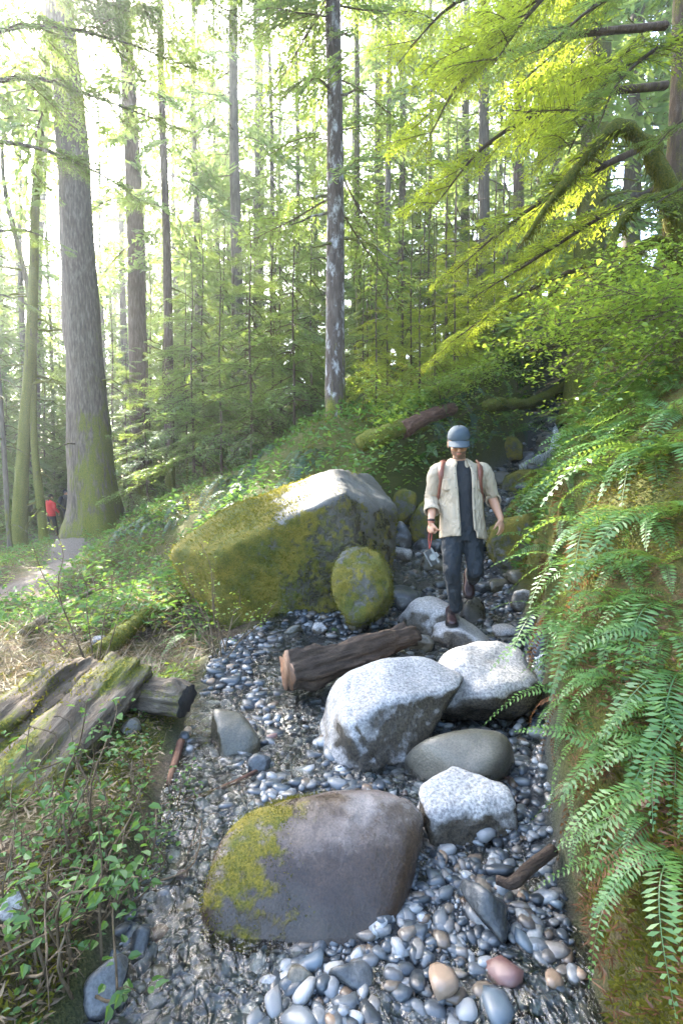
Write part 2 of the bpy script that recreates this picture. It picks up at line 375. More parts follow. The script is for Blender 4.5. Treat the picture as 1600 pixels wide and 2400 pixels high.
# ------------------------------------------------------------------ rocks
import bmesh
def icos(sub):
    b = bmesh.new(); bmesh.ops.create_icosphere(b, subdivisions=sub, radius=1); b.verts.ensure_lookup_table()
    V = np.array([v.co[:] for v in b.verts]); Fc = np.array([[v.index for v in f.verts] for f in b.faces]); b.free(); return V, Fc
ICO = {k: icos(k) for k in (1, 2, 3, 4, 5, 6)}
def hull_r(D, planes, p):
    acc = 0
    for n, c in planes:
        n = np.asarray(n, float); n = n / np.linalg.norm(n)
        acc = acc + (np.maximum(0, D @ n) / max(c, 1e-3)) ** p
    return acc ** (-1 / p)
def rock_px(name, label, poly, depth, tf, tb, mat, p=10, extra=(), sub=5, noise=.04, nsc=2.5, seed=1, moss=None, wet=None, group=None, cat='rock', mossf=None, edge=0, facets=8, bury=1.25, tuft=0., crack=None):
    """a boulder whose outline follows a convex outline in pixels (clockwise from the left), standing `depth` ahead; tf/tb: how far it reaches
    towards and away from the viewer; extra: further cutting planes (normal, point px, py) in world axes"""
    poly = np.array(poly, float); c2 = (poly.max(0) + poly.min(0)) / 2; C = P(c2[0], c2[1], depth)
    w = C - CAM; dist = np.linalg.norm(w); w /= dist; r = np.cross(w, [0, 0, 1]); r /= np.linalg.norm(r); u = np.cross(r, w)
    pts = []
    for q in poly:
        d = ray(*q); d = d / (d @ w) * dist; e = CAM + d - C; pts.append((e @ r, e @ u))
    planes = []
    for a, b in zip(pts, pts[1:] + pts[:1]):
        a = np.array(a); b = np.array(b); t = b - a; n = np.array([-t[1], t[0]]); n /= np.linalg.norm(n) + 1e-9
        c = n @ a
        if c < 0: n, c = -n, -c
        planes.append((n[0] * r + n[1] * u, max(c, .02)))
    planes = [(n, c * (bury if n[2] < -.25 else 1)) for n, c in planes]
    planes += [(-w, tf), (w, tb)]
    for n, c in extra: planes.append((np.array(n, float), c))
    V, Fc = ICO[sub]
    fr = np.random.default_rng(seed + 7)
    for _ in range(facets):
        n = fr.normal(size=3); n /= np.linalg.norm(n)
        planes.append((n, float(hull_r(n[None], planes, p)[0]) * fr.uniform(.84, .97)))
    rr = hull_r(V, planes, p); X = V * rr[:, None]; sz = np.abs(X).max()
    pr = np.array(pts); a = X @ r; k = np.ptp(pr[:, 0]) / np.ptp(a); X = X + np.outer(a * (k - 1) + (pr[:, 0].max() - (a * k).max()), r)
    a = X @ u; k = pr[:, 1].max() / a.max(); X = X + np.outer(a * (k - 1), u)
    nn = fbm(X / sz * nsc + seed * 7.7, 5, seed, .5)
    ridg = 1 - np.abs(fbm(X / sz * nsc * .8 + seed * 3.1, 3, seed + 50))
    X = X * (1 + noise * nn + edge * (ridg - .7))[:, None]
    X = X * (1 + (noise * .22 + tuft) * fbm(X * 22, 3, seed + 9) / max(sz, .2) * .25)[:, None]
    if crack:                                                   # a groove along a line seen on the near side
        w_ = C + X - CAM; dep = w_ @ CF; q = np.stack([800 + F * (w_ @ CR) / dep, 1200 - F * (w_ @ CU) / dep], -1); dm = np.full(len(X), 1e9); ck = np.array(crack, float)
        for a, b in zip(ck[:-1], ck[1:]):
            ab = b - a; t = np.clip(((q - a) @ ab) / (ab @ ab), 0, 1); dm = np.minimum(dm, np.linalg.norm(q - a - t[:, None] * ab + (3 * vnoise(np.c_[q * .06, 0 * q[:, :1]], 3))[:, None], axis=1))
        X = X - unit3(X) * (.022 * np.exp(-(dm / 2.6) ** 2) * ((X @ w) < .05))[:, None]
    return rock_finish(name, label, C, X, Fc, mat, moss, wet, group, cat)
def unit3(v): return v / (np.linalg.norm(v, axis=1, keepdims=True) + 1e-9)
def rock_finish(name, label, C, X, Fc, mat, moss=None, wet=None, group=None, cat='rock', rot=None):
    zmin = X[:, 2].min(); base = np.array([C[0], C[1], C[2] + zmin])
    X = X - np.array([0, 0, zmin])
    me = mesh(name, X, Fc, MT[mat], True)
    N = np.zeros(len(X) * 3, np.float32); me.vertices.foreach_get('normal', N); N = N.reshape(-1, 3)
    gz = X[:, 2] + base[2]
    m = moss(X, N, gz) if moss else np.full(len(X), -.5); wt = wet(X, N, gz) if wet else np.zeros(len(X))
    for k, a in (('moss', m), ('wet', wt)):
        at = me.attributes.new(k, 'FLOAT', 'POINT'); at.data.foreach_set('value', np.asarray(a, np.float32))
    return tag(obj(name, me, None, base), label, cat, group)
ROCKS = []
# the big mossy boulder
rock_px('boulder', 'huge moss-covered boulder with sloping lit top beside the creek',
        [(398, 1295), (520, 1205), (640, 1135), (720, 1102), (850, 1084), (905, 1112), (928, 1180), (910, 1300), (860, 1420), (720, 1525), (600, 1515), (490, 1450), (412, 1365)],
        5.62, .95, .95, 'rock_mossy', 30, [((-.32, -.38, .87), .60), ((.12, -.97, -.2), .72), ((.75, -.6, .1), 1.0), ((-.6, -.75, -.1), .95), ((.5, -.2, .85), 1.02)], 6, .03, 1.8, 3,
        lambda X, N, z: .78 + .42 * np.clip(-X[:, 0], -.75, .9) + .15 * np.maximum(-N[:, 0], 0) - .35 * smooth(.15, .6, N[:, 2]) * smooth(-.3, .2, X[:, 0]) + .2 * smooth(.9, .2, X[:, 2]),
        lambda X, N, z: .55 * smooth(-.3, -.75, N[:, 1]) + .3 * smooth(-.2, .7, X[:, 0]) - .5 * np.maximum(N[:, 2], 0), edge=.02, tuft=.05, facets=5)  # darker, glossier on viewer-facing faces and the right side, less on upward ones
rock_px('boulder', 'rounded mossy rock tucked against the huge boulder at the water edge',
        [(783, 1345), (800, 1297), (835, 1280), (875, 1285), (912, 1330), (920, 1380), (905, 1430), (820, 1445), (780, 1420)],
        4.72, .26, .3, 'rock_mossy', 12, [((0, -.6, .8), .22)], 5, .04, 2.0, 5,
        lambda X, N, z: .8 + .3 * fbm(X * 4, 3, 8) - .9 * np.maximum(N[:, 2] - .7, 0), edge=.02, tuft=.05)
# pale granite boulder across the stream
rock_px('boulder', 'long pale granite boulder with a crack and dark wet side across the creek',
        [(722, 1740), (740, 1665), (800, 1590), (880, 1550), (1000, 1530), (1090, 1580), (1060, 1660), (970, 1750), (940, 1800), (800, 1815), (728, 1790)],
        2.95, .5, .38, 'rock_granite', 22, [((-.3, -.22, .93), .20), ((.42, -.88, .2), .24), ((-.35, -.9, .1), .36)], 6, .035, 2.6, 12,
        lambda X, N, z: -.45 + .95 * np.maximum(-.18 - X[:, 0], 0) * (X[:, 2] > .2) + .25 * (1 - np.maximum(N[:, 2], 0)),
        lambda X, N, z: .98 - .95 * np.maximum(N[:, 2], 0) - .25 * smooth(-.05, -.3, X[:, 0]), edge=.03, crack=[(822, 1585), (818, 1640), (826, 1700), (848, 1745), (880, 1785), (925, 1805)])
gr = rock_px('boulder', 'broken granite boulder end with dark wet face above the small side cascade',
        [(965, 1640), (975, 1560), (1060, 1520), (1180, 1500), (1235, 1530), (1262, 1590), (1240, 1650), (1150, 1680), (1010, 1700)],
        3.35, .36, .45, 'rock_granite', 14, [((.05, -.35, .93), .2), ((.3, -.92, -.1), .34), ((-.4, -.8, .2), .34)], 5, .05, 2.6, 14,
        lambda X, N, z: np.full(len(X), -.4), lambda X, N, z: .8 - 1.0 * np.maximum(N[:, 2], 0) + .2 * (X[:, 0] > .22), edge=.06)
# foreground boulder
rock_px('boulder', 'smooth brown rounded boulder with yellow moss on one flank, standing in gravel',
        [(500, 2100), (520, 2020), (590, 1915), (700, 1872), (850, 1852), (950, 1866), (990, 1905), (975, 1975), (935, 2080), (905, 2190), (830, 2250), (650, 2275), (545, 2215)],
        1.98, .34, .3, 'rock_smooth', 7, [((0, -.25, .97), .29), ((.1, -.9, .35), .34)], 6, .025, 1.8, 21,
        lambda X, N, z: .96 - 2.3 * np.hypot(X[:, 0] + .26, (z - .20) * 1.2) + .32 * fbm(X * 7, 4, 77),
        lambda X, N, z: 1.05 - 2.3 * np.maximum(z, 0), edge=.02, facets=3, bury=1.05)
rock_px('boulder', 'flat oblong wet river stone wedged behind the speckled granite block',
        [(945, 1745), (960, 1715), (1050, 1700), (1140, 1722), (1195, 1760), (1208, 1785), (1180, 1805), (1080, 1815), (1010, 1840), (970, 1800)],
        2.62, .22, .2, 'rock_greenwet', 6, [((0, -.3, .95), .11)], 5, .03, 2, 31, None, lambda X, N, z: .5 - .5 * np.maximum(N[:, 2], 0))
rock_px('boulder', 'blocky speckled white granite rock with flat top in the gravel',
        [(978, 1895), (985, 1850), (1065, 1800), (1110, 1800), (1190, 1845), (1218, 1900), (1215, 1950), (1150, 1985), (1060, 1990), (1010, 1960)],
        2.28, .22, .22, 'rock_granite', 18, [((0, -.18, .98), .10), ((-.2, -.95, .1), .2), ((.5, -.8, .1), .22)], 5, .04, 3, 41, None,
        lambda X, N, z: .95 - 1.15 * np.maximum(N[:, 2], 0), edge=.05)
# stepping stones around the walker
rock_px('boulder', 'flat-topped tan stepping stone under the walking man\'s boot',
        [(1003, 1478), (1020, 1455), (1060, 1443), (1110, 1445), (1150, 1490), (1145, 1505), (1080, 1520), (1030, 1512)],
        4.5, .26, .24, 'rock_granite', 14, [((0, -.1, 1), .115)], 5, .04, 2.6, 51, None, lambda X, N, z: 1.0 - .9 * np.maximum(N[:, 2], 0), edge=.04)
rock_px('boulder', 'large grey step-like rock upstream of the stepping stone',
        [(928, 1440), (945, 1410), (1000, 1396), (1060, 1400), (1070, 1450), (1040, 1485), (950, 1480)],
        4.85, .3, .3, 'rock_granite', 10, [((0, -.15, 1), .17)], 5, .05, 2.6, 53, lambda X, N, z: .05 - .8 * N[:, 2], lambda X, N, z: .8 - .9 * np.maximum(N[:, 2], 0), edge=.04)
rock_px('boulder', 'dark mossy round stone behind the stepping stone, under the lifted boot',
        [(1078, 1440), (1085, 1410), (1110, 1398), (1132, 1410), (1138, 1440), (1120, 1460), (1090, 1462)],
        5.0, .2, .2, 'rock_mossy', 7, (), 4, .05, 2.6, 54, lambda X, N, z: .15 + 0 * z, lambda X, N, z: .6 + 0 * z)
extra_rocks = [
 ('wet dark grey-green rock between the mossy rock and the step rock', [(888, 1400), (900, 1375), (950, 1370), (985, 1390), (970, 1420), (920, 1440), (895, 1425)], 5.1, 'rock_wet', 8, 55),
 ('low brown wet rock beside the stepping stone, near the log end', [(942, 1510), (960, 1490), (1000, 1488), (1018, 1505), (1000, 1525), (960, 1530)], 4.2, 'rock_greenwet', 9, 56),
 ('upright grey rock in the gap behind the huge boulder', [(908, 1260), (915, 1228), (940, 1222), (965, 1255), (960, 1285), (920, 1290)], 7.0, 'rock_wet', 12, 57),
 ('tall lichen-pale boulder with mossy crown upstream of the man', [(962, 1240), (968, 1185), (985, 1165), (1010, 1168), (1030, 1210), (1025, 1275), (980, 1285)], 7.4, 'rock_mossy', 8, 58),
 ('shadowed mossy boulder behind the huge boulder', [(915, 1200), (918, 1160), (945, 1145), (975, 1160), (975, 1225), (935, 1235)], 8.2, 'rock_mossy', 8, 59),
 ('mossy pale boulder jutting from the fern bank beside the man\'s hand', [(1138, 1270), (1145, 1235), (1190, 1215), (1260, 1208), (1290, 1240), (1270, 1310), (1215, 1335), (1165, 1310)], 5.6, 'rock_mossy', 10, 60),
 ('bright green moss dome below the waterfall', [(1170, 1150), (1180, 1120), (1220, 1102), (1262, 1105), (1270, 1140), (1240, 1165), (1190, 1168)], 8.2, 'rock_mossy', 7, 61),
 ('low mossy hump between the moss dome and the fern bank', [(1180, 1205), (1195, 1180), (1225, 1168), (1255, 1180), (1258, 1205), (1220, 1220)], 7.0, 'rock_mossy', 7, 62),
 ('dark wet boulder that the waterfall pours beside', [(1236, 1045), (1240, 1018), (1290, 1012), (1312, 1025), (1312, 1055), (1280, 1068), (1245, 1062)], 11.0, 'rock_greenwet', 8, 63),
 ('mossy boulder on the far side of the waterfall', [(1318, 1050), (1322, 1015), (1360, 990), (1395, 1010), (1395, 1060), (1350, 1085)], 10.6, 'rock_mossy', 9, 64),
 ('moss-topped dark rock by the waterfall pool', [(1145, 1055), (1160, 1030), (1200, 1022), (1225, 1040), (1222, 1070), (1170, 1080)], 10.6, 'rock_mossy', 9, 65),
 ('dark angular rock in the wet gully under the waterfall', [(1205, 1080), (1215, 1060), (1250, 1058), (1265, 1080), (1245, 1095), (1215, 1095)], 9.8, 'rock_wet', 11, 66),
 ('cream rounded rock at the foot of the fern bank', [(1195, 1410), (1205, 1388), (1235, 1382), (1255, 1400), (1250, 1425), (1215, 1428)], 4.9, 'rock_granite', 8, 67),
 ('dark oval cobble lying in the shallow water by the fern bank', [(1232, 1460), (1240, 1440), (1262, 1440), (1270, 1455), (1255, 1475), (1238, 1476)], 4.4, 'rock_wet', 7, 68),
 ('low wet rock across the side channel', [(1165, 1500), (1180, 1478), (1220, 1478), (1225, 1500), (1195, 1512)], 4.2, 'rock_greenwet', 8, 69),
 ('triangular tilted slab with mossy face beside the herb bank', [(492, 1740), (500, 1662), (530, 1660), (600, 1715), (622, 1750), (590, 1768), (520, 1775)], 2.85, 'rock_greenwet', 14, 70),
 ('round grey-green cobble beside the triangular slab', [(580, 1795), (590, 1772), (615, 1765), (638, 1785), (635, 1815), (600, 1822)], 2.55, 'rock_wet', 6, 71),
 ('dark flat cobble resting behind the round grey-green cobble', [(612, 1765), (630, 1750), (655, 1755), (658, 1770), (635, 1778)], 2.6, 'rock_wet', 8, 72),
 ('flat shiny slate slab lying in the gravel', [(1075, 2080), (1085, 2060), (1125, 2075), (1185, 2120), (1190, 2190), (1170, 2200), (1110, 2130)], 1.72, 'rock_wet', 16, 73),
 ('speckled blue-grey cobble at the foot of the smooth brown boulder', [(758, 2300), (768, 2268), (830, 2250), (885, 2262), (890, 2310), (840, 2335), (780, 2325)], 1.42, 'rock_wet', 8, 74),
 ('dark slate rock at the water edge, below the leaning flat slate', [(190, 2345), (215, 2290), (280, 2235), (302, 2250), (295, 2320), (240, 2375), (200, 2372)], 1.42, 'rock_wet', 12, 75),
 ('thin flat slate leaning on the herb bank', [(298, 2255), (318, 2190), (345, 2162), (352, 2180), (345, 2225), (312, 2262)], 1.62, 'rock_wet', 14, 76),
 ('grey angular cobble at the tip of the herb bank', [(350, 2145), (362, 2095), (395, 2083), (410, 2105), (395, 2145), (360, 2165)], 1.78, 'rock_wet', 11, 77),
 ('dark pointed cobble beside the grey angular cobble', [(405, 2110), (410, 2078), (425, 2080), (437, 2110), (420, 2138)], 1.8, 'rock_wet', 10, 78),
 ('pale weathered stone on the herb bank under bare stems', [(0, 2120), (20, 2090), (60, 2085), (65, 2130), (40, 2170), (0, 2180)], 1.9, 'rock_granite', 11, 79),
 ('round stone under the short sawn log', [(282, 1710), (295, 1685), (325, 1685), (335, 1715), (305, 1725)], 2.75, 'rock_greenwet', 7, 80),
 ('mossy pebble-edged stone where the huge boulder meets the gravel', [(663, 1485), (680, 1465), (710, 1465), (712, 1480), (690, 1495)], 4.7, 'rock_greenwet', 8, 81),
 ('pale angular stone below the huge boulder', [(728, 1480), (735, 1460), (755, 1458), (768, 1475), (755, 1492), (735, 1495)], 4.6, 'rock_granite', 10, 82),
 ('brown wet cobble in the channel behind the log', [(855, 1455), (865, 1432), (890, 1430), (905, 1445), (890, 1465), (862, 1468)], 4.7, 'rock_wet', 8, 83),
 ('reddish oval cobble beside the smooth brown boulder', [(500, 2285), (510, 2258), (530, 2250), (542, 2270), (535, 2300), (512, 2308)], 1.52, 'rock_smooth', 6, 84),
 ('tan oval cobble lying by the slate edge', [(460, 2240), (468, 2212), (485, 2205), (496, 2225), (485, 2262), (468, 2262)], 1.6, 'rock_smooth', 6, 85),
 ('smooth greenish cobble touching the front of the brown boulder', [(668, 2300), (680, 2262), (705, 2255), (738, 2290), (735, 2312), (695, 2325)], 1.45, 'rock_greenwet', 7, 86),
 ('rough white quartz cobble in front of the brown boulder', [(596, 2320), (605, 2295), (630, 2283), (650, 2295), (645, 2325), (615, 2342)], 1.42, 'rock_granite', 9, 87),
 ('pale sparkling stone in the sunny brush beside the path', [(210, 1520), (220, 1492), (245, 1488), (258, 1510), (235, 1525)], 4.2, 'rock_granite', 9, 88),
 ('sunlit grey stone half buried on the forest slope behind the stumps', [(1190, 810), (1200, 780), (1250, 765), (1285, 780), (1270, 805), (1210, 822)], 16., 'rock_granite', 9, 89),
 ('small dark rock catching the cascade beside the granite end', [(1240, 1545), (1250, 1515), (1275, 1512), (1285, 1535), (1270, 1555)], 3.6, 'rock_wet', 9, 90),
 ('dark cobble under the edge of the fern bank', [(1235, 1520), (1248, 1485), (1285, 1480), (1300, 1510), (1270, 1530)], 3.9, 'rock_wet', 9, 91),
 ('flat stone slab midstream behind the man\'s hanging camera', [(975, 1335), (985, 1308), (1020, 1300), (1045, 1318), (1035, 1342), (1000, 1345)], 6.2, 'rock_greenwet', 9, 92),
 ('rounded stone upstream of the camera slab', [(960, 1285), (968, 1268), (1000, 1262), (1020, 1278), (1000, 1295)], 6.9, 'rock_wet', 8, 93),
]
for lab, poly, d, mt, p, sd in extra_rocks:
    a = np.array(poly, float); wpx = np.ptp(a[:, 0]) / F * d; hpx = np.ptp(a[:, 1]) / F * d
    g = G(a[:, 0].mean(), a[:, 1].max() - .12 * np.ptp(a[:, 1]))
    if abs(g[1] - d) < .45 * d: d = g[1] + .3 * wpx * g[1] / d
    wpx = np.ptp(a[:, 0]) / F * d; hpx = np.ptp(a[:, 1]) / F * d
    t = .5 * max(.5 * (wpx + hpx), .04)
    mf = {'rock_mossy': (lambda X, N, z: .62 + .35 * np.maximum(N[:, 2], 0)), 'rock_greenwet': (lambda X, N, z: 0 * z - .12), 'rock_granite': (lambda X, N, z: 0 * z - .35), 'rock_wet': (lambda X, N, z: 0 * z - .2)}.get(mt)
    wf = (lambda X, N, z: .75 - .8 * np.maximum(N[:, 2], 0)) if mt != 'rock_mossy' else None
    rock_px('boulder' if wpx > .45 else 'cobble', lab, poly, d, t, t, mt, p * (2 if mt == 'rock_mossy' else 1), (), 4, .06, 2.5, sd, mf, wf, cat='boulder' if wpx > .45 else 'stone', edge=.05)
# rocks lying in the stream and on the slope that no outline was taken for
def rock_rand(name, label, x, y, size, mat, seed, group, sub=3, sink=.35, p=8):
    r = np.random.default_rng(seed); V, Fc = ICO[sub]
    pl = []
    for k in range(11):
        n = r.normal(size=3); n /= np.linalg.norm(n); pl.append((n * np.array([1, 1, 1.35]), r.uniform(.75, 1.1)))
    X = V * hull_r(V, pl + [((0, 0, 1), .62), ((0, 0, -1), .6), ((1, 0, 0), 1.2), ((-1, 0, 0), 1.2), ((0, 1, 0), .9), ((0, -1, 0), .9)], p)[:, None]
    X = X * (1 + .06 * fbm(X * 2.5 + seed, 4, seed))[:, None] * size
    a = r.uniform(0, 6.28); c, s_ = math.cos(a), math.sin(a); X = X @ np.array([[c, s_, 0], [-s_, c, 0], [0, 0, 1]])
    z = H(x, y); hz = X[:, 2].max()
    mf = (lambda X, N, z: .3 * np.maximum(N[:, 2], 0) + .1) if mat == 'rock_mossy' else (lambda X, N, z: 0 * z - .3)
    return rock_finish(name, label, (x, y, z + hz * (1 - 2 * sink)), X, Fc, MT and mat, mf, lambda X, N, z: .7 - .7 * np.maximum(N[:, 2], 0), group, 'stone')
k = 0
for y in np.concatenate([rng.uniform(4.6, 8.5, 34), rng.uniform(8.5, 12.5, 26)]):
    L = np.interp(y, SY, SL); Rr = np.interp(y, SY, SR); x = rng.uniform(L - .1, Rr + .15)
    px = 800 + F * x / y
    if 1005 < px < 1150 and y < 5.2: continue
    k += 1; sz = rng.uniform(.05, .16) if y < 8.5 else rng.uniform(.08, .26)
    rock_rand('stream_rock', 'wet grey rock lying in the upper creek channel' if y < 8.5 else 'dark wet rock in the gully below the waterfall', x, y, sz, ['rock_wet', 'rock_greenwet', 'rock_wet', 'rock_granite'][k % 4] if y < 8.5 else ['rock_wet', 'rock_mossy'][k % 2], 200 + k,
              'loose rocks in the upper creek' if y < 8.5 else 'loose rocks under the waterfall')
# ------------------------------------------------------------------ gravel: 300 pebbles as things, the rest as stuff
PEB = []
for sd in range(10):
    V, Fc = ICO[2]; r = np.random.default_rng(900 + sd)
    pl = []
    for q in range(9):
        n = r.normal(size=3); n /= np.linalg.norm(n); pl.append((n, r.uniform(.7, 1.05)))
    X = V * hull_r(V, pl + [((1, 0, 0), 1.15), ((-1, 0, 0), 1.15), ((0, 0, 1), .85), ((0, 0, -1), .85), ((0, 1, 0), 1), ((0, -1, 0), 1)], [7, 11, 17][sd % 3])[:, None]
    X = X * np.array([r.uniform(1, 1.4), r.uniform(.75, 1), r.uniform(.5, .75)])
    PEB.append((X, Fc))
PEBCOL = {'grey': ('peb_grey', 'wet mid-grey pebble lying in the creek gravel'), 'pale': ('peb_pale', 'small whitish pebble standing out in the creek gravel'),
          'brown': ('peb_brown', 'small tan-brown pebble lying in the creek gravel'), 'red': ('peb_red', 'small dull-red pebble lying in the creek gravel'), 'blue': ('peb_blue', 'dark blue-grey pebble lying in the creek gravel')}
pebm = {}
def bed_points(n, ymin, ymax, r, bias=0):
    y = r.uniform(ymin, ymax, n) if not bias else ymin * (ymax / ymin) ** r.uniform(0, 1, n)
    L = np.interp(y, SY, SL) - .1; Rr = np.interp(y, SY, SR) + .03
    return L + (Rr - L) * r.uniform(0, 1, n), y
r = np.random.default_rng(77)
px_, py_ = bed_points(1500, 1.15, 3.9, r, 1); placed = []
for x, y in zip(px_, py_):
    if len(placed) >= 300: break
    u = 800 + F * x / y
    if not (-20 < u < 1620): continue
    sz = r.uniform(.016, .038) * (1.0 if r.random() > .12 else 1.5)
    if any((x - a) ** 2 + (y - b) ** 2 < (sz + c) ** 2 * .9 for a, b, c in placed): continue
    placed.append((x, y, sz))
    cn = r.choice(['grey', 'pale', 'brown', 'red', 'blue'], p=[.46, .2, .13, .05, .16]); v = int(r.integers(0, 10))
    if (cn, v) not in pebm: pebm[cn, v] = mesh('pebble', *PEB[v], MT[PEBCOL[cn][0]], True, None, {'v': np.zeros(len(PEB[v][0]))})
    tag(obj('pebble', pebm[cn, v], None, (x, y, H(x, y) + sz * .38), (r.uniform(-.3, .3), r.uniform(-.3, .3), r.uniform(0, 6.28)), sz), PEBCOL[cn][1], 'pebble', cn + ' pebbles in the creek gravel')
def gravel(name, label, n, ymin, ymax, smin, smax, sub, seed, bias=1, mat='gravel_mix'):
    r = np.random.default_rng(seed); x, y = bed_points(n, ymin, ymax, r, bias)
    z = terrain(x, y)
    sz = smin * (smax / smin) ** (r.uniform(0, 1, n) ** 1.6) * (.6 + .4 * np.minimum(y / 2.5, 1.6))
    Vs = []; Fs = []; vv = []; o = 0; b, Fc = ICO[sub]
    for i in range(n):
        a = r.uniform(0, 6.28); c, s_ = math.cos(a), math.sin(a)
        X = (PEB[i % 10][0] if sub == 2 else b * np.array([1.2, .85, .6]) * (1 + .18 * r.normal(size=(len(b), 1)).clip(-1.5, 1.5))) * sz[i]
        X = X @ np.array([[c, s_, r.uniform(-.25, .25)], [-s_, c, r.uniform(-.25, .25)], [0, 0, 1]])
        Vs.append(X + (x[i], y[i], z[i] + sz[i] * .2)); Fs.append(Fc + o); o += len(X); vv.append(np.full(len(X), r.random()))
    return tag(obj(name, mesh(name, np.concatenate(Vs), np.concatenate(Fs), MT[mat], True, None, {'v': np.concatenate(vv)})), label, 'gravel', None, 'stuff')
gravel('gravel', 'wet mixed pebbles covering the creek bed', 6400, 1.0, 5.5, .012, .042, 2, 5)
gravel('gravel', 'fine wet gravel filling gaps between the pebbles', 8000, .95, 6.0, .006, .014, 1, 6, 1, 'gravel_fine')
gravel('gravel', 'coarse wet stones of the upper creek channel', 1800, 4.6, 13, .02, .05, 1, 8, 0)
# ------------------------------------------------------------------ foliage builders
def leafquads(base, dirs, nrm, ln, wd):
    """diamond leaves: base (N,3), unit direction, normal, length, width -> V (4N,3), F (N,4)"""
    side = np.cross(dirs, nrm); side /= np.linalg.norm(side, axis=1)[:, None] + 1e-9
    ln = np.asarray(ln)[:, None]; wd = np.asarray(wd)[:, None]
    a = base; b = base + dirs * ln * .5 + side * wd * .5; c = base + dirs * ln; d = base + dirs * ln * .5 - side * wd * .5
    V = np.stack([a, b, c, d], 1).reshape(-1, 3); return V, np.arange(len(V)).reshape(-1, 4)
def leafovate(base, dirs, nrm, ln, wd):
    """ovate leaves folded along the midrib: two quads each"""
    side = np.cross(dirs, nrm); side /= np.linalg.norm(side, axis=1)[:, None] + 1e-9
    ln = np.asarray(ln)[:, None]; wd = np.asarray(wd)[:, None]; up_ = nrm * wd * .16; tip = base + dirs * ln - nrm * ln * .12
    q = []
    for s_ in (1, -1): q += [base, base + dirs * ln * .28 + s_ * side * wd * .46 + up_, base + dirs * ln * .68 + s_ * side * wd * .38 + up_, tip]
    V = np.stack(q, 1).reshape(-1, 3); return V, np.arange(len(V)).reshape(-1, 4)
def unit(v): return v / (np.linalg.norm(v, axis=-1, keepdims=True) + 1e-9)
def bough(seed, L=1.0, width=.42, step=.05, leaf=.065, lw=.2, droop=.22, nb=15, dens=1.0):
    """flat feathery conifer bough along +X, length L. -> leaves V, v ; stems V(quads)"""
    r = np.random.default_rng(seed); LV = []; SV = []
    def stem(pts, w0, w1):
        t = np.linspace(w0, w1, len(pts))[:, None] * .5; d = np.array([0, 0, 1.]); tg = unit(np.gradient(pts, axis=0)); sd = unit(np.cross(tg, d + r.normal(size=3) * .2))
        up = np.cross(sd, tg)
        for o in (sd, up):
            a, b = pts + o * t, pts - o * t
            for i in range(len(pts) - 1): SV.append(np.array([a[i], a[i + 1], b[i + 1], b[i]]))
    ts = np.linspace(0, 1, 8); ph = r.uniform(0, 6, 2)
    def main(t): return np.stack([L * t, .05 * L * np.sin(ph[0] + 4 * t) * t, -droop * L * t ** 2 + .03 * L * np.sin(ph[1] + 5 * t)], -1)
    stem(main(ts), .016 * L + .004, .004)
    for i in range(nb):
        for sgn in (-1, 1):
            t = .1 + .9 * (i + r.uniform(0, .8)) / nb
            if r.random() > dens: continue
            p0 = main(np.array([t]))[0]; prof = (1 - t) ** .75 * (.35 + .65 * min(1, t / .35)) + .1
            bl = width * L * prof * r.uniform(.7, 1.2); ang = R(r.uniform(42, 68)) * sgn
            d0 = np.array([math.cos(ang), math.sin(ang), r.uniform(-.25, .1)])
            u = np.linspace(0, 1, 4)[:, None]; bend = np.array([.25, 0, -.3 * r.uniform(.3, 1.4)])
            pts = p0 + d0 * bl * u + bend * bl * u ** 2
            stem(pts, .006 * L, .002)
            n = max(3, int(bl / step)); uu = np.linspace(.08, 1, n)[:, None]
            c = p0 + d0 * bl * uu + bend * bl * uu ** 2; tg = unit(d0 + 2 * bend * uu)
            for s2 in (-1, 1):
                sd = unit(np.cross(np.array([0, 0, 1.]), tg)); q = unit(tg * r.uniform(.6, 1., (n, 1)) + sd * s2 * r.uniform(.55, 1., (n, 1)) + r.normal(size=(n, 3)) * .16)
                nr = unit(np.array([0, 0, 1.]) + r.normal(size=(n, 3)) * .35)
                ll = leaf * (1.25 - .55 * uu[:, 0]) * r.uniform(.6, 1.25, n)
                LV.append(leafquads(c + r.normal(size=(n, 3)) * .006, q, nr, ll, ll * lw * r.uniform(.8, 1.3, n))[0])
    LV = np.concatenate(LV); return LV, np.concatenate(SV)
BOUGHS = [bough(400 + i, 1.0, [.42, .5, .36][i % 3], .034, .075, .26, [.2, .34, .12][i % 3], 16) for i in range(6)]         # for trees near the creek
BOUGHS_FAR = [bough(440 + i, 1.0, [.5, .42][i % 2], .075, .16, .30, [.25, .4][i % 2], 9) for i in range(5)]      # coarser, for the far trees
BOUGHS_FINE = [bough(470 + i, 1.0, [.45, .55][i % 2], .022, .045, .27, [.2, .3][i % 2], 24) for i in range(4)]
def xform(V, az, pitch, roll, sc, loc):
    m = Matrix.Rotation(az, 3, 'Z') @ Matrix.Rotation(pitch, 3, 'Y') @ Matrix.Rotation(roll, 3, 'X')
    return (V * np.asarray(sc)) @ np.array(m).T + loc
